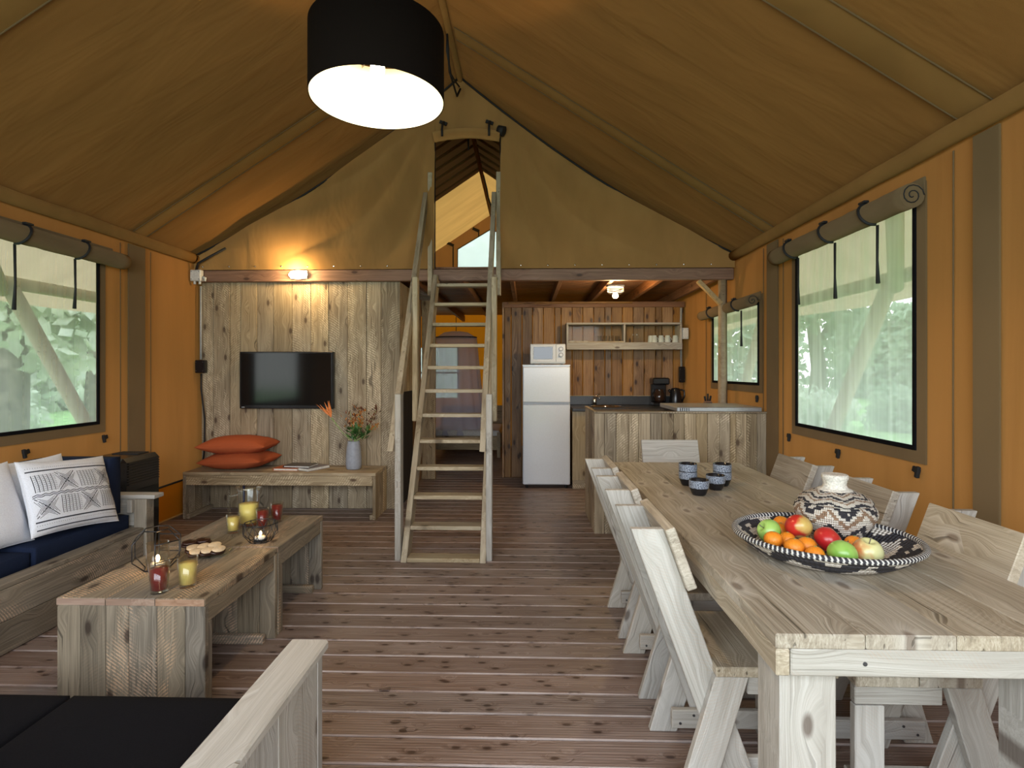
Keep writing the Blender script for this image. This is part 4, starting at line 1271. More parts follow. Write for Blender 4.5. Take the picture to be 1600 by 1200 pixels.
MB().box((1.64, 5.03, 1.048), (0.72, 0.60, 0.040), ch=0.006).build('lid', M['steel'], hb)
for i in range(5):
    MB().box((1.31 + i * 0.018, 4.729, 1.048), (0.006, 0.004, 0.026)).build('slot', M['black'], hb)

# hanging glass-fronted shelf
X0, X1, Z0, Z1 = 0.494, 1.918, 1.64, 1.975
sh = thing('wall_cabinet', 'shallow wooden wall cabinet with sliding glass fronts above the worktop', 'cabinet', (1.215, 7.0, Z0))
W_ = M['pale']
plank('top_board', (X0, 6.85, Z1 - 0.024), (X1, 7.09, Z1), W_, sh)
plank('bottom_board', (X0 + 0.025, 6.85, Z0 + 0.068), (X1 - 0.025, 7.09, Z0 + 0.090), W_, sh)
plank('front_rail', (X0, 6.835, Z0), (X1, 6.849, Z0 + 0.084), W_, sh)
for x in (X0, X1 - 0.024): plank('side_board', (x, 6.85, Z0), (x + 0.024, 7.09, Z1 - 0.025), W_, sh)
plank('divider', (1.20, 6.85, Z0 + 0.091), (1.222, 7.0, Z1 - 0.025), W_, sh)
MB().box((0.86, 6.862, 1.84), (0.68, 0.005, 0.215)).build('glass_door', M['pane_in'], sh)
MB().box((1.555, 6.872, 1.84), (0.67, 0.005, 0.215)).build('glass_door', M['pane_in'], sh)
MB().box((0.86, 6.856, 1.738), (0.68, 0.008, 0.012)).build('track', M['ladder'], sh)

# ================================================================ LAMPS AND WALL FITTINGS
lc = (-0.62, 2.275)
pl = thing('pendant_lamp', 'large black drum pendant lamp with glowing white inside', 'lamp', (lc[0], lc[1], 2.50))
def drum(r0, r1, z0, z1):
    return MB().lathe([(r1, z0), (r1, z1), (r0, z1), (r0, z0), (r1, z0)], (*lc, 0), 64)
drum(0.2725, 0.2745, 2.502, 2.785).build('shade', M['shade'], pl)
drum(0.2700, 0.2720, 2.504, 2.783).build('shade_lining', M['lining'], pl)
MB().tube([(lc[0], lc[1], 2.70), (lc[0], lc[1], 2.79)], 0.02, 14).build('lamp_holder', M['black'], pl)
MB().sphere((lc[0], lc[1], 2.635), 0.030, 16, 12, sz=1.25).build('bulb', M['bulb'], pl)
for k3 in range(3):
    a = 2.1 + k3 * 2.094
    MB().tube([(lc[0] + 0.02 * math.cos(a), lc[1] + 0.02 * math.sin(a), 2.735), (lc[0] + 0.271 * math.cos(a), lc[1] + 0.271 * math.sin(a), 2.77)], 0.0025, 6).build('spider_arm', M['chrome'], pl)
MB().tube([(lc[0], lc[1], 2.79), (lc[0], lc[1], 4.20)], 0.0035, 6).build('cord', M['black'], pl)

bl = thing('bulkhead_lamp', 'small oval glowing bulkhead lamp fixed to the beam above the television', 'lamp', (-2.245, 5.36, 2.33))
MB().box((-2.245, 5.371, 2.325), (0.17, 0.014, 0.085), ch=0.005).build('base', M['whiteplastic'], bl)
MB().sphere((-2.245, 5.345, 2.322), 0.09, 20, 12, sx=1.05, sy=0.22, sz=0.5).build('lamp_glass', M['lampglow'], bl)
kl = thing('ceiling_lamp', 'clear ribbed kitchen ceiling lamp hanging under the joists behind the beam', 'lamp', (0.93, 5.8, 2.25))
MB().box((0.93, 5.80, 2.262), (0.17, 0.12, 0.022), ch=0.006).build('base', M['whiteplastic'], kl)
MB().lathe([(0.083, 0.0), (0.085, -0.03), (0.078, -0.055), (0.055, -0.07), (0.0001, -0.074)], (0.93, 5.8, 2.25), 24, 1, 0.75).build('lamp_glass', M['glass'], kl)
for i in range(3):
    MB().tube([(0.93 + 0.086 * math.cos(a * 0.3927), 5.8 + 0.066 * math.sin(a * 0.3927), 2.24 - i * 0.015) for a in range(16)], 0.003, 5, closed=True).build('guard_rib', M['whiteplastic'], kl)
MB().sphere((0.93, 5.8, 2.165), 0.030, 14, 10).build('bulb', M['bulb'], kl)

def jbox(label, x, y, z, mat, w=0.09, h=0.085, cat='socket', name='junction_box', d=0.05):
    b = thing(name, label, cat, (x, y, z))
    MB().box((x, y, z), (w, d, h), ch=0.006).build('body', mat, b)
    MB().box((x, y - d / 2 - 0.003, z), (w * 0.86, 0.006, h * 0.86), ch=0.002).build('lid', mat, b)
    for sx, sz in ((-1, -1), (1, -1), (-1, 1), (1, 1)):
        MB().tube([(x + sx * w * 0.34, y - d / 2 - 0.006, z + sz * h * 0.34), (x + sx * w * 0.34, y - d / 2 - 0.008, z + sz * h * 0.34)], 0.004, 8).build('screw_head', M['screw'], b)
    return b
b = jbox('white junction box at the left end of the beam', -3.25, 5.34, 2.315, M['whiteplastic'], 0.11, 0.11)
for dx in (-0.02, 0.03):
    MB().tube([(-3.25 + dx, 5.34, 2.26), (-3.25 + dx, 5.34, 2.23)], 0.012, 8).build('cable_gland', M['whiteplastic'], b)
MB().tube([(-3.19, 5.34, 2.30), (-3.165, 5.34, 2.29), (-3.17, 5.34, 2.26)], 0.012, 8).build('cable_gland', M['whiteplastic'], b)
jbox('black socket box low on the conduit left of the television', -3.255, 5.42, 1.42, M['blackgloss'], 0.10, 0.13)
tag(MB().tube([(-3.262, 5.428, 2.225), (-3.262, 5.428, 1.49)], 0.011, 8).build('conduit', M['greyplastic'], None, origin=(-3.262, 5.428, 1.87)), 'thin grey conduit running down from the white junction box', 'conduit')
tag(MB().tube([(-3.255, 5.42, 1.35), (-3.255, 5.42, 1.2), (-3.22, 5.42, 0.9), (-3.225, 5.425, 0.6), (-3.245, 5.43, 0.45)], 0.008, 8).build('power_cable', M['black'], None, origin=(-3.23, 5.51, 0.9)), 'black cable hanging from the socket box down behind the bench', 'cable')
tag(MB().tube([(-3.25, 5.33, 2.37), (-3.22, 5.31, 2.43), (-3.13, 5.31, 2.48), (-2.95, 5.32, 2.58)], 0.012, 8).build('supply_cable', M['black'], None, origin=(-3.2, 5.4, 2.45)), 'black cable curling up from the white junction box into the roof corner', 'cable')
jbox('white socket box at the right end of the wall cabinet', 1.965, 6.90, 1.84, M['whiteplastic'], 0.085, 0.14)
jbox('black socket box hanging on the pine wall at its right end', 1.97, 7.05, 1.33, M['blackgloss'], 0.075, 0.20)
tag(MB().tube([(1.97, 7.075, 2.18), (1.965, 7.075, 2.0), (1.97, 7.075, 1.43)], 0.014, 8).build('conduit', M['greyplastic'], None, origin=(1.99, 7.06, 1.8)), 'grey conduit beside the wall cabinet above the black socket box', 'conduit')
# blue tube seen under the bench
tag(MB().tube([(-2.83, 5.435, 0.01), (-2.83, 5.435, 0.26)], 0.011, 8).build('water_pipe', plain('blue_plastic', (0.03, 0.05, 0.16), 0.5), None, origin=(-2.83, 5.435, 0)), 'short dark blue pipe on the board wall under the bench', 'pipe')

# kitchen post and brace
po = thing('support_post', 'round debarked log post carrying the beam in front of the kitchen window', 'post', (1.915, 5.435, 0))
MB().tube([(1.915, 5.435 + 0.0, z) for z in (0, 0.6, 1.2, 1.8, 2.268)], [0.046, 0.043, 0.044, 0.041, 0.042], 16).build('post', M['log'], po)
rod('brace', (1.89, 5.415, 2.03), (1.67, 5.415, 2.255), 0.055, 0.04, (0, 1, 0), M['log'], po)

# rolled blinds with straps
def blind(label, X, s, y0, y1, z, straps, r=0.062, hang=0.38, loops=True):
    b = thing('rolled_blind', label, 'blind', (X + s * 0.09, (y0 + y1) / 2, z))
    x = X + s * 0.09
    n = 24
    MB().tube([(x, y0 + (y1 - y0) * i / n, z + 0.004 * nz(i * .6, z)) for i in range(n + 1)], [r * (1 + 0.05 * nz(i * 1.3, X)) for i in range(n + 1)], 16).build('roll', M['blind'], b)
    sp = [(x + (r - 0.004 - 0.0022 * q) * math.cos(q * 0.5), y0 - 0.002, z + (r - 0.004 - 0.0022 * q) * math.sin(q * 0.5)) for q in range(24)]
    MB().tube(sp, 0.003, 5).build('roll_end', M['black'], b)
    MB().box((X + s * 0.012, (y0 + y1) / 2, z + r * 0.9), (0.012, y1 - y0 - 0.04, r * 1.5), ch=0.003).build('header', M['blind'], b)
    for yy, hh in straps:
        MB().tube([(x + s * (r + 0.004) * math.cos(a) - 0, yy + 0.03 * math.sin(a), z + (r + 0.004) * math.sin(a)) for a in [R(q) for q in range(-100, 130, 20)]], 0.009, 6).build('strap', M['black'], b)
        MB().box((x + s * 0.02, yy + 0.03, z + r + 0.012), (0.03, 0.06, 0.014), ch=0.003).build('buckle', M['black'], b)
        if hh: MB().tube([(X + s * 0.05, yy, z - r), (X + s * 0.045, yy + 0.01, z - r - hh * 0.6), (X + s * 0.05, yy - 0.005, z - r - hh)], [0.008, 0.007, 0.012], 6).build('hanging_strap', M['black'], b)
    return b
blind('brown rolled-up canvas blind above the left window', XL, 1, 2.80, 4.33, 2.25, [(3.43, 0.42), (3.90, 0.36), (3.0, 0.3)])
blind('brown rolled-up canvas blind above the large right window', XR, -1, 2.83, 4.36, 2.265, [(3.17, 0.33), (3.60, 0.36), (4.08, 0.34)])
blind('small brown rolled-up blind above the kitchen window', XR, -1, 4.80, 6.18, 1.985, [(5.15, 0.33), (5.85, 0)], r=0.05)
# toggles on the canvas
for lab, X, s, y, z in (('black cloth toggle on the left wall above the sofa back', XL, 1, 3.54, 0.84), ('black cloth toggle on the left wall near the brown post sleeve', XL, 1, 4.22, 0.855),
                        ('black cloth toggle on the right wall nearest the camera, below the window corner', XR, -1, 2.90, 0.864), ('black cloth toggle on the right wall below the middle of the large window', XR, -1, 3.62, 0.85),
                        ('black cloth toggle on the right wall below the far edge of the large window', XR, -1, 4.285, 0.874), ('black cloth toggle on the right wall above the hob cover', XR, -1, 4.87, 1.14)):
    t = thing('window_toggle', lab, 'toggle', (X + s * 0.02, y, z))
    MB().box((X + s * 0.022, y, z), (0.010, 0.050, 0.028), rot=Matrix.Rotation(R(18), 3, 'X')).build('tab', M['black'], t)
    MB().box((X + s * 0.030, y - 0.02, z - 0.006), (0.018, 0.022, 0.06), rot=Matrix.Rotation(R(12), 3, 'X'), ch=0.003).build('peg', M['black'], t)
# rolled flap and ties above the ladder opening
rf = thing('rolled_door_flap', 'rolled canvas flap tied above the loft opening', 'flap', (-0.58, 5.300, 3.70))
MB().tube([(-0.90 + 0.64 * i / 14, 5.305, 3.64 + 0.035 * math.sin(math.pi * i / 14)) for i in range(15)], [0.05 + 0.006 * nz(i * 1.9, 3) for i in range(15)], 12).build('roll', M['gable'], rf)
MB().tube([(-0.275, 5.295, 3.70), (-0.215, 5.280, 3.675)], [0.045, 0.05], 8).build('roll_end', M['black'], rf)
for x in (-0.81, -0.36):
    MB().tube([(x, 5.250, 3.625), (x, 5.245, 3.69), (x, 5.280, 3.755), (x + 0.005, 5.340, 3.80)], 0.012, 6).build('tie', M['black'], rf)
    MB().box((x, 5.325, 3.785), (0.075, 0.012, 0.03), rot=Matrix.Rotation(R(20), 3, 'Y')).build('buckle', M['black'], rf)
tag(MB().tube([(-0.66, 4.55, 4.17), (-0.69, 4.9, 4.05), (-0.66, 5.2, 3.98), (-0.64, 5.300, 4.10)], 0.010, 6).build('ridge_strap', M['black'], None, origin=(-0.66, 4.9, 4.05)), 'black strap looping along the ridge above the flap', 'strap')
tag(MB().tube([(-0.66, 4.55, 4.17), (-0.655, 4.5, 4.0), (-0.65, 4.7, 3.92), (-0.655, 5.0, 4.02), (-0.65, 5.3, 4.12)], 0.008, 6).build('ridge_strap', M['black'], None, origin=(-0.655, 4.9, 4.0)), 'second thinner black strap hanging just below the ridge', 'strap')
tag(MB().tube([(-0.63, 5.9, 4.17), (-0.635, 5.92, 4.0), (-0.625, 5.9, 3.75)], [0.03, 0.016, 0.008], 6).build('loft_strap', M['black'], None, origin=(-0.63, 5.9, 4.0)), 'black strap hanging from the ridge just inside the loft', 'strap')
tag(MB().tube([(-0.63, 7.95, 4.22), (-0.58, 8.0, 4.02), (-0.56, 8.0, 3.9), (-0.50, 8.0, 3.72), (-0.53, 8.0, 3.2)], 0.012, 6).build('loft_strap', M['black'], None, origin=(-0.6, 8.0, 3.9)), 'long thin black strap dangling further back in the loft', 'strap')
for i, (x, z) in enumerate(((-1.40, 3.70), (-0.93, 3.96))):
    tg = thing('loft_toggle', ('black toggle beside the loft window, lower one' if i == 0 else 'black toggle above the slanted edge of the loft window'), 'toggle', (x, YB - 0.03, z))
    MB().box((x, YB - 0.03, z), (0.13, 0.02, 0.05), rot=Matrix.Rotation(R(25), 3, 'Y')).build('tab', M['black'], tg)
    MB().box((x + 0.05, YB - 0.03, z - (0.22 if i == 0 else 0.07)), (0.02, 0.015, 0.42 if i == 0 else 0.12)).build('cord', M['black'], tg)

# mosquito net over a bed in the passage
bd = thing('bed', 'wooden bed with pale mattress at the end of the passage', 'bed', (-1.0, 9.3, 0))
plank('side_rail', (-1.55, 8.72, 0.12), (-0.42, 8.75, 0.34), M['wallboard'], bd)
plank('head_board', (-1.55, 9.94, 0.0), (-0.42, 9.97, 0.75), M['wallboard'], bd)
for x in (-1.56, -0.47):
    plank('leg', (x, 8.70, 0.0), (x + 0.055, 8.755, 0.40), M['wallboard'], bd)
cushion('mattress', (-0.98, 9.34, 0.36), (1.08, 1.14, 0.14), M['mattress'], bd)
mn = MB()
rr = [(0.07, 2.03), (0.20, 2.01), (0.34, 1.92), (0.37, 1.5), (0.40, 1.1), (0.46, 0.7), (0.56, 0.25)]
vs, fs, n = [], [], 60
for (r, z) in rr:
    for q in range(n):
        a = 2 * math.pi * q / n
        w = 1 + 0.08 * math.sin(a * 13 + z) * min(1, (2.05 - z))
        vs.append((-1.17 + r * w * math.cos(a), 9.1 + 0.62 * r * w * math.sin(a), z))
for i in range(len(rr) - 1):
    for q in range(n):
        fs.append((i * n + q, i * n + (q + 1) % n, (i + 1) * n + (q + 1) % n, (i + 1) * n + q))
nt = thing('mosquito_net', 'grey mosquito net hanging over the bed behind the ladder', 'net', (-1.17, 9.1, 0.25))
MB().add(vs, fs, True).build('net', M['net'], nt)
MB().tube([(-1.17 + 0.34 * math.cos(q * 0.3927), 9.1 + 0.21 * math.sin(q * 0.3927), 1.93) for q in range(16)], 0.01, 6, closed=True).build('hoop', M['black'], nt)
MB().tube([(-1.17, 9.1, 2.03), (-1.17, 9.1, 2.27)], 0.006, 6).build('cord', M['black'], nt)

# ================================================================ THINGS ON THE BENCH AND IN THE KITCHEN
HB = 0.4355
v = thing('vase', 'tall matt grey stoneware vase at the right end of the bench', 'vase', (-1.66, 5.24, HB))
MB().lathe([(0.0001, 0), (0.058, 0.0), (0.070, 0.012), (0.074, 0.05), (0.073, 0.12), (0.066, 0.20), (0.056, 0.262), (0.056, 0.270), (0.048, 0.268), (0.046, 0.24), (0.05, 0.1), (0.0001, 0.03)], (-1.66, 5.24, HB), 28).build('body', M['vase'], v)
def leafquad(mb, p, d, L_, w, up=Vector((0, 0, 1))):
    p, d = Vector(p), Vector(d).normalized()
    s = d.cross(up)
    s = s.normalized() * w if s.length > 1e-3 else Vector((w, 0, 0))
    nn = s.cross(d).normalized() * w * 0.35
    mb.add([p, p + d * L_ * .35 + s, p + d * L_ * .45 + nn, p + d * L_ * .35 - s, p + d * L_], [(0, 1, 2), (0, 2, 3), (1, 4, 2), (2, 4, 3)])
VT = (-1.66, 5.24, HB + 0.262)
rf_ = random.Random(3)
# orange strelitzia-like bloom
t = thing('orange_flower', 'single bright orange pointed bloom on a pale stem leaning left in the vase', 'flower', VT)
top = Vector((-1.865, 5.21, 0.93))
MB().tube([(-1.655, 5.24, HB + 0.12), (-1.68, 5.24, HB + 0.27), (-1.76, 5.23, 0.78), tuple(top)], [0.005, 0.005, 0.004, 0.006], 6).build('stem', M['stem'], t)
for d in ((-0.16, 0, 0.35), (-0.10, 0.02, 0.42), (-0.24, -0.02, 0.28), (-0.05, 0.0, 0.36), (-0.34, 0.0, 0.30)):
    mb = MB(); leafquad(mb, top, d, 0.17 if abs(d[0]) < .3 else 0.2, 0.013 if abs(d[0]) < .3 else 0.006, Vector((0, 1, 0))); mb.build('petal', M['orange_petal'], t)
defs = [('bushy brown and amber flower spray in the middle of the vase', (-1.60, 5.24, 1.02), 'brown_petal', 'amber_petal', 0.085, 60),
        ('amber flower spray on the left side of the bouquet', (-1.70, 5.26, 0.98), 'amber_petal', 'brown_petal', 0.075, 45),
        ('dark reddish-brown flower spike leaning right in the vase', (-1.43, 5.24, 1.03), 'brown_petal', 'brown_petal', 0.05, 50),
        ('small amber bloom on a thin stem reaching far right', (-1.41, 5.21, 0.87), 'amber_petal', 'amber_petal', 0.028, 16),
        ('short amber flower cluster low in the middle of the bouquet', (-1.565, 5.20, 0.92), 'amber_petal', 'amber_petal', 0.035, 18)]
for lab, tp, m1, m2, rad, n in defs:
    t = thing('flower_spray', lab, 'flower', VT, 'flowers in the grey vase')
    tp = Vector(tp)
    base = Vector((-1.65 + rf_.uniform(-.015, .015), 5.24, HB + 0.10))
    mid = Vector((base.x * .55 + tp.x * .45, 5.24, HB + 0.33))
    MB().tube([base, (base.x, 5.24, HB + 0.26), mid, tp], [0.004, 0.004, 0.003, 0.002], 5).build('stem', M['stem'], t)
    a_, b_ = MB(), MB()
    for i in range(n):
        f = rf_.random()
        p = mid.lerp(tp, 0.35 + 0.65 * f) + Vector((rf_.gauss(0, 1), rf_.gauss(0, 1) * .7, rf_.gauss(0, .6))) * rad * 0.42
        leafquad(a_ if i % 2 else b_, p, (rf_.gauss(0, .6) + (tp.x - mid.x) * 2, rf_.gauss(0, .6), 0.9), 0.038, 0.008)
    tag(a_.build('petals', M[m1], t), kind='stuff'); tag(b_.build('petals', M[m2], t), kind='stuff')
    if rad > .04:
        c_ = MB()
        for i in range(16):
            p = base.lerp(mid, 0.75 + rf_.random() * .5) + Vector((rf_.gauss(0, .02), rf_.gauss(0, .02), 0))
            leafquad(c_, p, (rf_.gauss(0, .8), rf_.gauss(0, .5), 0.6), 0.085, 0.020)
        tag(c_.build('leaves', M['leaf'], t), kind='stuff')
def book(label, cx, cy, z, w, d, h, rz, cover, spine=None):
    b = thing('book', label, 'book', (cx, cy, z), 'books lying on the bench')
    rt = Matrix.Rotation(R(rz), 3, 'Z')
    C0 = Vector((cx, cy, z))
    MB().box(C0 + rt @ Vector((0.003, 0, h / 2)), (w - 0.01, d - 0.006, h - 0.005), rot=rt).build('pages', M['cream'], b)
    for zz in (0.0013, h - 0.0013):
        MB().box(C0 + Vector((0, 0, zz)), (w, d, 0.0026), rot=rt).build('cover', cover, b)
    MB().box(C0 + rt @ Vector((-w / 2 + 0.001, 0, h / 2)), (0.003, d, h - 0.006), rot=rt).build('spine', spine or cover, b)
book('orange book at the bottom left of the small pile on the bench', -2.27, 5.22, HB, 0.24, 0.19, 0.022, -4, M['bookorange'])
book('grey-covered book with cream spine at the right of the pile', -2.055, 5.24, HB, 0.17, 0.26, 0.026, -28, M['bookgrey'], M['cream'])
book('dark picture book lying on top of the two others', -2.17, 5.24, HB + 0.0268, 0.26, 0.19, 0.016, -6, M['bookdark'])

# coffee maker, kettle, knife block
WZ = 0.943
cm = thing('coffee_maker', 'black filter coffee maker on the dark worktop', 'coffee maker', (1.66, 6.93, WZ))
MB().box((1.66, 6.92, WZ + 0.02), (0.20, 0.22, 0.04), ch=0.008).build('base', M['blackgloss'], cm)
MB().box((1.66, 7.00, WZ + 0.17), (0.19, 0.07, 0.26), ch=0.012).build('water_tank', M['blackgloss'], cm)
MB().box((1.66, 6.93, WZ + 0.305), (0.21, 0.20, 0.085), ch=0.015).build('filter_head', M['blackgloss'], cm)
gj = MB().lathe([(0.0001, 0), (0.06, 0), (0.07, 0.03), (0.066, 0.10), (0.045, 0.15), (0.047, 0.16)], (1.65, 6.90, WZ + 0.045), 20).build('glass_jug', plain('smoked_glass', (0.03, 0.015, 0.01), 0.08), cm)
MB().tube([(1.585, 6.87, WZ + 0.17), (1.56, 6.85, WZ + 0.13), (1.585, 6.86, WZ + 0.08)], 0.008, 6).build('jug_handle', M['blackgloss'], gj)
ke = thing('kettle', 'dark glossy kettle to the right of the coffee maker', 'kettle', (1.86, 6.93, WZ))
MB().lathe([(0.0001, 0), (0.075, 0), (0.078, 0.03), (0.068, 0.14), (0.055, 0.20), (0.05, 0.215), (0.0001, 0.225)], (1.86, 6.93, WZ), 24).build('body', M['blackgloss'], ke)
MB().tube([(1.91, 6.90, WZ + 0.20), (1.955, 6.89, WZ + 0.19), (1.96, 6.89, WZ + 0.12), (1.93, 6.90, WZ + 0.05)], 0.011, 8).build('handle', M['blackgloss'], ke)
MB().tube([(1.80, 6.93, WZ + 0.17), (1.775, 6.93, WZ + 0.20)], [0.02, 0.012], 8).build('spout', M['blackgloss'], ke)
kb = thing('glove_rest', 'small dark brush holder standing behind the hob cover', 'holder', (1.93, 5.25, 1.003))
MB().box((1.76, 5.30 + 0.10, 1.045), (0.07, 0.06, 0.08), ch=0.01).build('block', M['beam'], kb)
for dx, hh in ((-0.02, 0.05), (0.0, 0.075), (0.018, 0.055)):
    MB().tube([(1.76 + dx, 5.40, 1.08), (1.76 + dx * 1.6, 5.40, 1.08 + hh)], 0.009, 6).build('handle', M['black'], kb)

# crockery in the wall cabinet
SZ = 1.7305
def tumbler(name, lab, x, y, z, r, h, mat, group, cat='glass'):
    b = thing(name, lab, cat, (x, y, z), group)
    MB().lathe([(0.0001, 0.004), (r * .8, 0.0), (r, h), (r * .93, h), (r * .75, 0.008), (0.0001, 0.01)], (x, y, z), 18).build('body', mat, b)
    return b
ords = ['first', 'second', 'third', 'fourth', 'fifth']
for i, x in enumerate((0.915, 0.985, 1.06, 1.135)):
    tumbler('tumbler', '%s clear tumbler from the left in the left half of the wall cabinet' % ords[i], x, 6.95, SZ, 0.028, 0.085, M['glass'], 'tumblers in the wall cabinet')
for i, x in enumerate((1.335, 1.385)):
    b = thing('wine_glass', ('left' if i == 0 else 'right') + ' stemmed glass left of the white cups in the cabinet', 'glass', (x, 6.96, SZ), 'stemmed glasses in the cabinet')
    MB().lathe([(0.0001, 0.001), (0.026, 0.0), (0.004, 0.006), (0.004, 0.05), (0.022, 0.065), (0.028, 0.09), (0.024, 0.12)], (x, 6.96, SZ), 16).build('body', M['glass'], b)
for i, x in enumerate((1.565, 1.60, 1.685, 1.765, 1.86)):
    yy = 6.95 + (0.045 if i == 0 else 0)
    b = thing('white_cup', '%s upturned white cup from the left in the wall cabinet' % ords[i], 'cup', (x, yy, SZ), 'white cups in the cabinet')
    MB().lathe([(0.037, 0.0), (0.029, 0.085), (0.026, 0.09), (0.0001, 0.09)], (x, yy, SZ), 20).build('body', M['whiteplastic'], b)
    MB().tube([(x + 0.032, yy - .01, SZ + 0.025), (x + 0.052, yy - .012, SZ + 0.04), (x + 0.03, yy - .01, SZ + 0.065)], 0.004, 6).build('handle', M['whiteplastic'], b)
for i, x in enumerate((0.57, 0.66, 0.735)):
    b = thing('saucer', '%s small white dish from the left end of the cabinet shelf' % ords[i], 'dish', (x, 6.95, SZ), 'small white dishes in the cabinet')
    MB().lathe([(0.0001, 0.003), (0.02, 0.0), (0.038, 0.022), (0.036, 0.022), (0.018, 0.006), (0.0001, 0.006)], (x, 6.95, SZ), 18).build('body', M['whiteplastic'], b)

# ================================================================ ON THE COFFEE TABLES
CT = 0.4605
def juice(lab, x, y, r, h, fill, mat):
    b = thing('juice_glass', lab, 'glass', (x, y, CT), 'juice glasses on the coffee tables')
    MB().lathe([(0.0001, 0.0), (r * .80, 0.0), (r * .84, 0.006), (r, h), (r * .955, h), (r * .80, 0.014), (0.0001, 0.014)], (x, y, CT), 28).build('glass_body', M['glass'], b)
    a = 0.80 + 0.155 * fill
    MB().lathe([(0.0001, 0.0145), (r * .78, 0.0145), (r * (a - .015), h * fill), (0.0001, h * fill)], (x, y, CT), 28).build('juice', mat, b)
juice('glass of red juice standing nearest the camera on the coffee table', -1.525, 2.245, 0.040, 0.125, 0.80, M['red_juice'])
juice('glass of yellow juice next to the nearest red one, before the biscuits', -1.445, 2.31, 0.040, 0.125, 0.80, M['yellow_juice'])
juice('glass of yellow juice standing left of the juice jug', -1.668, 3.085, 0.037, 0.105, 0.82, M['yellow_juice'])
juice('glass of red juice just right of the juice jug', -1.548, 3.185, 0.037, 0.115, 0.86, M['red_juice'])
juice('glass of red juice behind the other, farthest on the coffee table', -1.525, 3.32, 0.037, 0.115, 0.86, M['red_juice'])
j = thing('juice_jug', 'tall clear glass jug half full of yellow juice', 'jug', (-1.66, 3.245, CT))
MB().lathe([(0.0001, 0.0), (0.052, 0.0), (0.056, 0.01), (0.062, 0.20), (0.070, 0.226), (0.067, 0.228), (0.058, 0.20), (0.052, 0.016), (0.0001, 0.014)], (-1.66, 3.245, CT), 32).build('glass_body', M['glass'], j)
MB().lathe([(0.0001, 0.017), (0.050, 0.0175), (0.0545, 0.125), (0.0001, 0.125)], (-1.66, 3.245, CT), 32).build('juice', M['yellow_juice'], j)
MB().tube([(-1.715, 3.225, CT + 0.185), (-1.755, 3.215, CT + 0.175), (-1.768, 3.21, CT + 0.12), (-1.75, 3.215, CT + 0.05), (-1.712, 3.23, CT + 0.03)], 0.007, 8).build('handle', M['glass'], j)
MB().tube([(-1.60, 3.245, CT + 0.218), (-1.575, 3.24, CT + 0.232)], [0.018, 0.008], 8).build('spout', M['glass'], j)
# geometric lantern
lx, ly = -1.715, 2.51
ln = thing('wire_lantern', 'black geometric wire lantern with a lit candle in a glass cylinder', 'lantern', (lx, ly, CT))
R3 = []
for (r, z, ph) in ((0.055, 0.004, 0), (0.105, 0.055, 0), (0.105, 0.135, 0.0), (0.055, 0.185, 0)):
    R3.append([(lx + r * math.cos(q * math.pi / 3 + ph), ly + r * math.sin(q * math.pi / 3 + ph), CT + z) for q in range(6)])
for i, rg in enumerate(R3):
    if i in (0, 3):
        MB().tube(rg, 0.0028, 5, closed=True).build('wire_ring', M['wire'], ln)
for q in range(6):
    MB().tube([R3[0][q], R3[1][q], R3[2][q], R3[3][q]], 0.0028, 5).build('wire_rib', M['wire'], ln)
    if q % 2:
        a = R3[1][q]; b = R3[2][(q + 1) % 6]
        MB().tube([R3[1][q], R3[1][(q + 1) % 6]], 0.0028, 5).build('wire_strut', M['wire'], ln)
        MB().tube([R3[2][q], R3[2][(q + 1) % 6]], 0.0028, 5).build('wire_strut', M['wire'], ln)
MB().lathe([(0.047, 0.004), (0.047, 0.125), (0.045, 0.125), (0.045, 0.006), (0.0001, 0.005)], (lx + 0.01, ly - 0.01, CT), 24).build('glass_cylinder', M['glass'], ln)
MB().lathe([(0.0001, 0.007), (0.030, 0.007), (0.030, 0.032), (0.0001, 0.030)], (lx + 0.01, ly - 0.01, CT), 20).build('candle', M['wax'], ln)
MB().sphere((lx + 0.01, ly - 0.01, CT + 0.052), 0.0085, 10, 8, sz=2.0).build('flame', M['flame'], ln)
light('lantern_flame_light', 'POINT', (lx + 0.01, ly - 0.01, CT + 0.07), 0.5, (1, .6, .25), 0.01)
# wire bowl with tealight
bx, by = -1.435, 2.93
wb = thing('wire_bowl', 'round black wire bowl holding a lit tealight', 'candle holder', (bx, by, CT))
n = 12
Ra = [(bx + 0.055 * math.cos(q * 2 * math.pi / n), by + 0.055 * math.sin(q * 2 * math.pi / n), CT + 0.003) for q in range(n)]
Rb_ = [(bx + 0.088 * math.cos((q + .5) * 2 * math.pi / n), by + 0.088 * math.sin((q + .5) * 2 * math.pi / n), CT + 0.045) for q in range(n)]
Rc = [(bx + 0.085 * math.cos(q * 2 * math.pi / n), by + 0.085 * math.sin(q * 2 * math.pi / n), CT + 0.098) for q in range(n)]
MB().tube(Ra, 0.0022, 5, closed=True).build('wire_ring', M['wire'], wb)
MB().tube(Rc, 0.0026, 5, closed=True).build('wire_ring', M['wire'], wb)
for q in range(n):
    MB().tube([Ra[q], Rb_[q], Rc[(q + 1) % n]], 0.0018, 5).build('wire_strut', M['wire'], wb)
    MB().tube([Ra[(q + 1) % n], Rb_[q], Rc[q]], 0.0018, 5).build('wire_strut', M['wire'], wb)
MB().lathe([(0.0001, 0.004), (0.034, 0.004), (0.034, 0.016), (0.030, 0.016), (0.030, 0.010), (0.0001, 0.010)], (bx, by, CT), 20).build('tealight_cup', M['black'], wb)
MB().lathe([(0.0001, 0.0105), (0.029, 0.0105), (0.029, 0.026), (0.0001, 0.026)], (bx, by, CT), 20).build('candle', M['wax'], wb)
MB().sphere((bx, by, CT + 0.042), 0.007, 10, 8, sz=1.9).build('flame', M['flame'], wb)
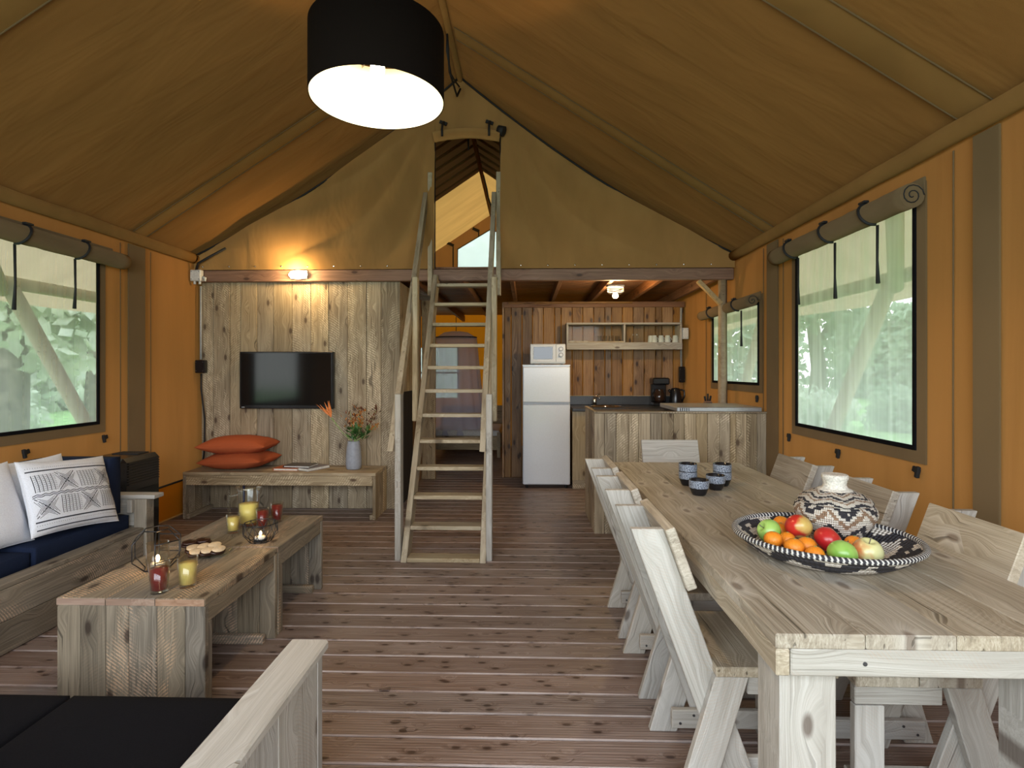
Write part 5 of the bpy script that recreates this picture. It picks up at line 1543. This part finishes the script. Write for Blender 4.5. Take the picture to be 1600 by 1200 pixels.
light('tealight_flame_light', 'POINT', (bx, by, CT + 0.065), 0.25, (1, .6, .25), 0.01)
# glass plate and biscuits
px_, py_ = -1.61, 2.70
gp_ = thing('glass_plate', 'small rectangular textured glass plate under the biscuits', 'plate', (px_, py_, CT))
rt = Matrix.Rotation(R(18), 3, 'Z')
MB().box((px_, py_, CT + 0.005), (0.245, 0.135, 0.007), rot=rt, ch=0.002).build('plate', M['pane_in'], gp_)
mb = MB()
for i in range(9):
    mb.tube([Vector((px_, py_, CT + 0.010)) + rt @ Vector((-0.115 + i * 0.029, -0.06, 0)), Vector((px_, py_, CT + 0.010)) + rt @ Vector((-0.115 + i * 0.029, 0.06, 0))], 0.0018, 5)
mb.build('ribs', M['glass'], gp_)
def biscuit(lab, i, x, y, z, rz, tilt, mat):
    o = Vector((x, y, z))
    t = thing('chocolate_biscuit', lab, 'biscuit', o, 'chocolate biscuits on the glass plate')
    rot = Matrix.Rotation(R(rz), 3, 'Z') @ Matrix.Rotation(R(tilt), 3, 'X')
    for nm, m, zz, th, rr_ in (('base', M['choc'], 0, 0.013, 1.0), ('topping', mat, 0.013, 0.010, 0.88)):
        mb = MB(); vs, fs, n = [], [], 16
        for k2, zc, sc2 in ((0, -th / 2, .9), (1, -th / 4, 1), (2, th / 4, 1), (3, th / 2, .85)):
            for q in range(n):
                a = 2 * math.pi * q / n
                rr2 = sc2 * rr_ * (1 + 0.13 * nz(math.cos(a) * 2 + i * 5, math.sin(a) * 2))
                vs.append(rot @ Vector((0.040 * rr2 * math.cos(a), 0.024 * rr2 * math.sin(a), zz + zc)) + o)
        for k2 in range(3):
            for q in range(n):
                fs.append((k2 * n + q, k2 * n + (q + 1) % n, (k2 + 1) * n + (q + 1) % n, (k2 + 1) * n + q))
        fs += [tuple(range(n))[::-1], tuple(3 * n + q for q in range(n))]
        mb.add(vs, fs, True).build(nm, m, t)
for i, (lab, dx, dy, dz, rz, tl, m) in enumerate((
        ('dark chocolate biscuit at the back left of the plate', -0.07, 0.035, 0.040, 25, 15, 'choc'),
        ('dark chocolate biscuit at the back of the plate, behind the white row', -0.015, 0.055, 0.040, 20, 15, 'choc'),
        ('white-topped biscuit at the left of the back white row', -0.050, 0.006, 0.022, 70, 24, 'wchoc'),
        ('white-topped biscuit in the middle of the back white row', -0.003, 0.012, 0.022, 70, 24, 'wchoc'),
        ('white-topped biscuit at the right of the back white row', 0.044, 0.020, 0.022, 70, 24, 'wchoc'),
        ('white-topped biscuit at the left of the front white row', -0.020, -0.060, 0.020, 70, 24, 'wchoc'),
        ('white-topped biscuit in the middle of the front white row', 0.028, -0.054, 0.020, 70, 24, 'wchoc'),
        ('white-topped biscuit at the right end of the plate', 0.076, -0.046, 0.020, 70, 24, 'wchoc'))):
    q = rt @ Vector((dx, dy, 0))
    biscuit(lab, i, px_ + q.x, py_ + q.y, CT + 0.008 + dz, rz, tl, M[m])

# ================================================================ ON THE DINING TABLE
DT = 0.7705
def cup(lab, x, y, z):
    b = thing('ceramic_cup', lab, 'cup', (x, y, z), 'speckled blue cups on the dining table')
    MB().lathe([(0.0001, 0.0), (0.030, 0.0), (0.036, 0.010), (0.044, 0.032), (0.046, 0.036)], (x, y, z), 28).build('black_foot', M['blackgloss'], b)
    MB().lathe([(0.046, 0.036), (0.048, 0.050), (0.047, 0.073)], (x, y, z), 28).build('speckled_band', M['speckle'], b)
    MB().lathe([(0.047, 0.073), (0.0465, 0.076), (0.044, 0.074), (0.043, 0.045), (0.030, 0.012), (0.0001, 0.009)], (x, y, z), 28).build('glazed_inside', M['blackgloss'], b)
cup('speckled cup standing alone, nearest the camera of the six', 0.845, 2.725, DT)
cup('speckled cup standing alone, between the front cup and the right stack', 0.968, 2.85, DT)
cup('lower speckled cup of the left stack of two', 0.858, 2.955, DT); cup('upper speckled cup of the left stack of two', 0.858, 2.955, DT + 0.0405)
cup('lower speckled cup of the right stack of two', 1.037, 2.95, DT); cup('upper speckled cup of the right stack of two', 1.037, 2.95, DT + 0.0405)

# woven oval tray
TC = (0.978, 1.840); TA = R(-24)
tr = thing('woven_tray', 'large round woven tray in cream and black holding fruit and the lidded basket', 'tray', (*TC, DT))
prof = [(0.0001, 0.004), (0.60, 0.004), (0.68, 0.010), (0.80, 0.026), (0.93, 0.052), (1.0, 0.064)]
ra, rb2 = 0.270, 0.256
out = [(0.0001, 0.0), (0.60, 0.0), (0.70, 0.004), (0.83, 0.020), (0.96, 0.046), (1.02, 0.060)]
def coil(pr, lift, nn=40):
    L_, res = [], []
    for i in range(len(pr) - 1):
        for k2 in range(8):
            f = k2 / 8
            r = pr[i][0] + (pr[i + 1][0] - pr[i][0]) * f; z = pr[i][1] + (pr[i + 1][1] - pr[i][1]) * f
            res.append((r * ra, z + lift + 0.0014 * abs(math.sin(r * 62))))
    res.append((pr[-1][0] * ra, pr[-1][1] + lift))
    return res
MB().lathe(coil(prof, 0.003), (*TC, DT), 96, 1, rb2 / ra, TA).build('inner_weave', M['tray'], tr)
MB().lathe([(a, b - 0.0) for a, b in coil(out, 0.0)], (*TC, DT), 96, 1, rb2 / ra, TA).build('outer_weave', M['tray'], tr)
n = 144
mb = MB(); vs, fs, uvs = [], [], []
for i in range(n):
    a = 2 * math.pi * i / n
    cx, cy = 1.01 * ra * math.cos(a), 1.01 * rb2 * math.sin(a)
    nx, ny = math.cos(a), math.sin(a)
    for k2 in range(8):
        b = 2 * math.pi * k2 / 8
        x, y = cx + nx * 0.010 * math.cos(b), cy + ny * 0.010 * math.cos(b)
        vs.append((TC[0] + x * math.cos(TA) - y * math.sin(TA), TC[1] + x * math.sin(TA) + y * math.cos(TA), DT + 0.068 + 0.009 * math.sin(b)))
for i in range(n):
    for k2 in range(8):
        j2, l2 = (i + 1) % n, (k2 + 1) % 8
        fs.append((i * 8 + k2, j2 * 8 + k2, j2 * 8 + l2, i * 8 + l2))
        uvs.append([(i / n, k2 / 8), ((i + 1) / n, k2 / 8), ((i + 1) / n, (k2 + 1) / 8), (i / n, (k2 + 1) / 8)])
mb.add(vs, fs, True, uvs).build('wrapped_rim', M['rim'], tr)

# lidded basket jar
jx, jy, jz = 1.084, 1.967, DT + 0.009
jb = thing('lidded_basket', 'round-bellied woven basket jar with zigzag pattern and pale neck', 'basket', (jx, jy, jz))
body = [(0.0001, 0.0), (0.060, 0.0), (0.072, 0.012), (0.095, 0.045), (0.122, 0.085), (0.130, 0.108), (0.124, 0.128), (0.112, 0.140)]
def ripple(pr, k2=6, a=0.0022):
    res = []
    for i in range(len(pr) - 1):
        for q in range(k2):
            f = q / k2
            r = pr[i][0] + (pr[i + 1][0] - pr[i][0]) * f; z = pr[i][1] + (pr[i + 1][1] - pr[i][1]) * f
            res.append((max(1e-4, r + a * abs(math.sin(f * math.pi * 2))), z))
    res.append(pr[-1]); return res
MB().lathe(ripple(body), (jx, jy, jz), 56).build('body', M['jar'], jb)
MB().lathe(ripple([(0.112, 0.140), (0.117, 0.146), (0.106, 0.158), (0.080, 0.172), (0.056, 0.182)]), (jx, jy, jz), 56).build('lid', M['jar'], jb)
MB().lathe(ripple([(0.056, 0.182), (0.040, 0.190), (0.035, 0.200), (0.038, 0.216), (0.042, 0.226), (0.040, 0.236), (0.026, 0.238), (0.0001, 0.236)], 6, 0.0015), (jx, jy, jz), 40).build('neck', M['jarneck'], jb)

# fruit
TB = DT + 0.008
def apple(lab, x, y, z, r, mat, tilt=(0, 0), rz=0):
    t = thing('apple', lab, 'apple', (x, y, z), 'apples in the woven tray')
    prof = []
    for i in range(19):
        a = math.pi * i / 18
        rr = r * math.sin(a) * (1.0 + 0.10 * math.cos(a))
        z2 = -r * 0.90 * math.cos(a)
        if a > 2.6: z2 -= (a - 2.6) * r * 0.75
        if a < 0.4: z2 += (0.4 - a) * r * 0.25
        prof.append((max(1e-4, rr), z2))
    rot = Matrix.Rotation(R(rz), 3, 'Z') @ Matrix.Rotation(R(tilt[0]), 3, 'X') @ Matrix.Rotation(R(tilt[1]), 3, 'Y')
    me = MB().lathe(prof, (0, 0, 0), 28).mesh('skin', mat)
    o = link('skin', me, t, (x, y, z)); o.rotation_euler = rot.to_euler()
    me = MB().tube([(0, 0, r * .45), (0.001, 0, r * .72), (0.003, 0.001, r * 1.02)], [0.0018, 0.0014, 0.002], 6).mesh('stalk', M['bark'])
    o = link('stalk', me, t, (x, y, z)); o.rotation_euler = rot.to_euler()
def orange(lab, x, y, z, r):
    t = thing('mandarin', lab, 'orange', (x, y, z), 'mandarins in the woven tray')
    MB().sphere((x, y, z), r, 26, 16, sz=0.88).build('peel', M['orange'], t)
    MB().lathe([(0.0001, 0.001), (0.003, 0.0012), (0.004, 0)], (x + 0.002, y, z + r * 0.88), 8).build('stalk_end', M['stem'], t)
apple('green apple at the left end of the tray', 0.830, 1.913, TB + 0.052, 0.040, M['apple_green'], (20, -60))
apple('red and yellow apple resting on the mandarins beside the basket', 0.925, 1.900, TB + 0.072, 0.043, M['apple_mix'], (40, 5), 160)
apple('deep red apple in the middle of the fruit', 0.985, 1.827, TB + 0.050, 0.042, M['apple_red'], (10, 50))
apple('green apple at the front middle of the tray', 0.955, 1.690, TB + 0.050, 0.042, M['apple_green'], (-20, 30))
apple('yellow apple with a red cheek at the right end of the fruit', 1.045, 1.715, TB + 0.050, 0.043, M['apple_yellow'], (15, 0))
for lab, x, y, z, r in (('mandarin at the back left, behind the green apple', 0.920, 2.015, 0.050, 0.028),
                        ('mandarin in front of the left green apple', 0.808, 1.827, 0.048, 0.029),
                        ('mandarin between the left green apple and the red-yellow one', 0.872, 1.868, 0.036, 0.027),
                        ('mandarin second from the left in the front row', 0.842, 1.756, 0.046, 0.030),
                        ('mandarin third from the left in the front row', 0.898, 1.791, 0.040, 0.030),
                        ('mandarin lowest at the tray front, beside the front green apple', 0.880, 1.705, 0.040, 0.028),
                        ('mandarin tucked behind the yellow apple', 1.065, 1.822, 0.038, 0.028),
                        ('mandarin hidden behind the red-yellow apple', 0.893, 1.964, 0.040, 0.028)):
    orange(lab, x, y, TB + z, r)
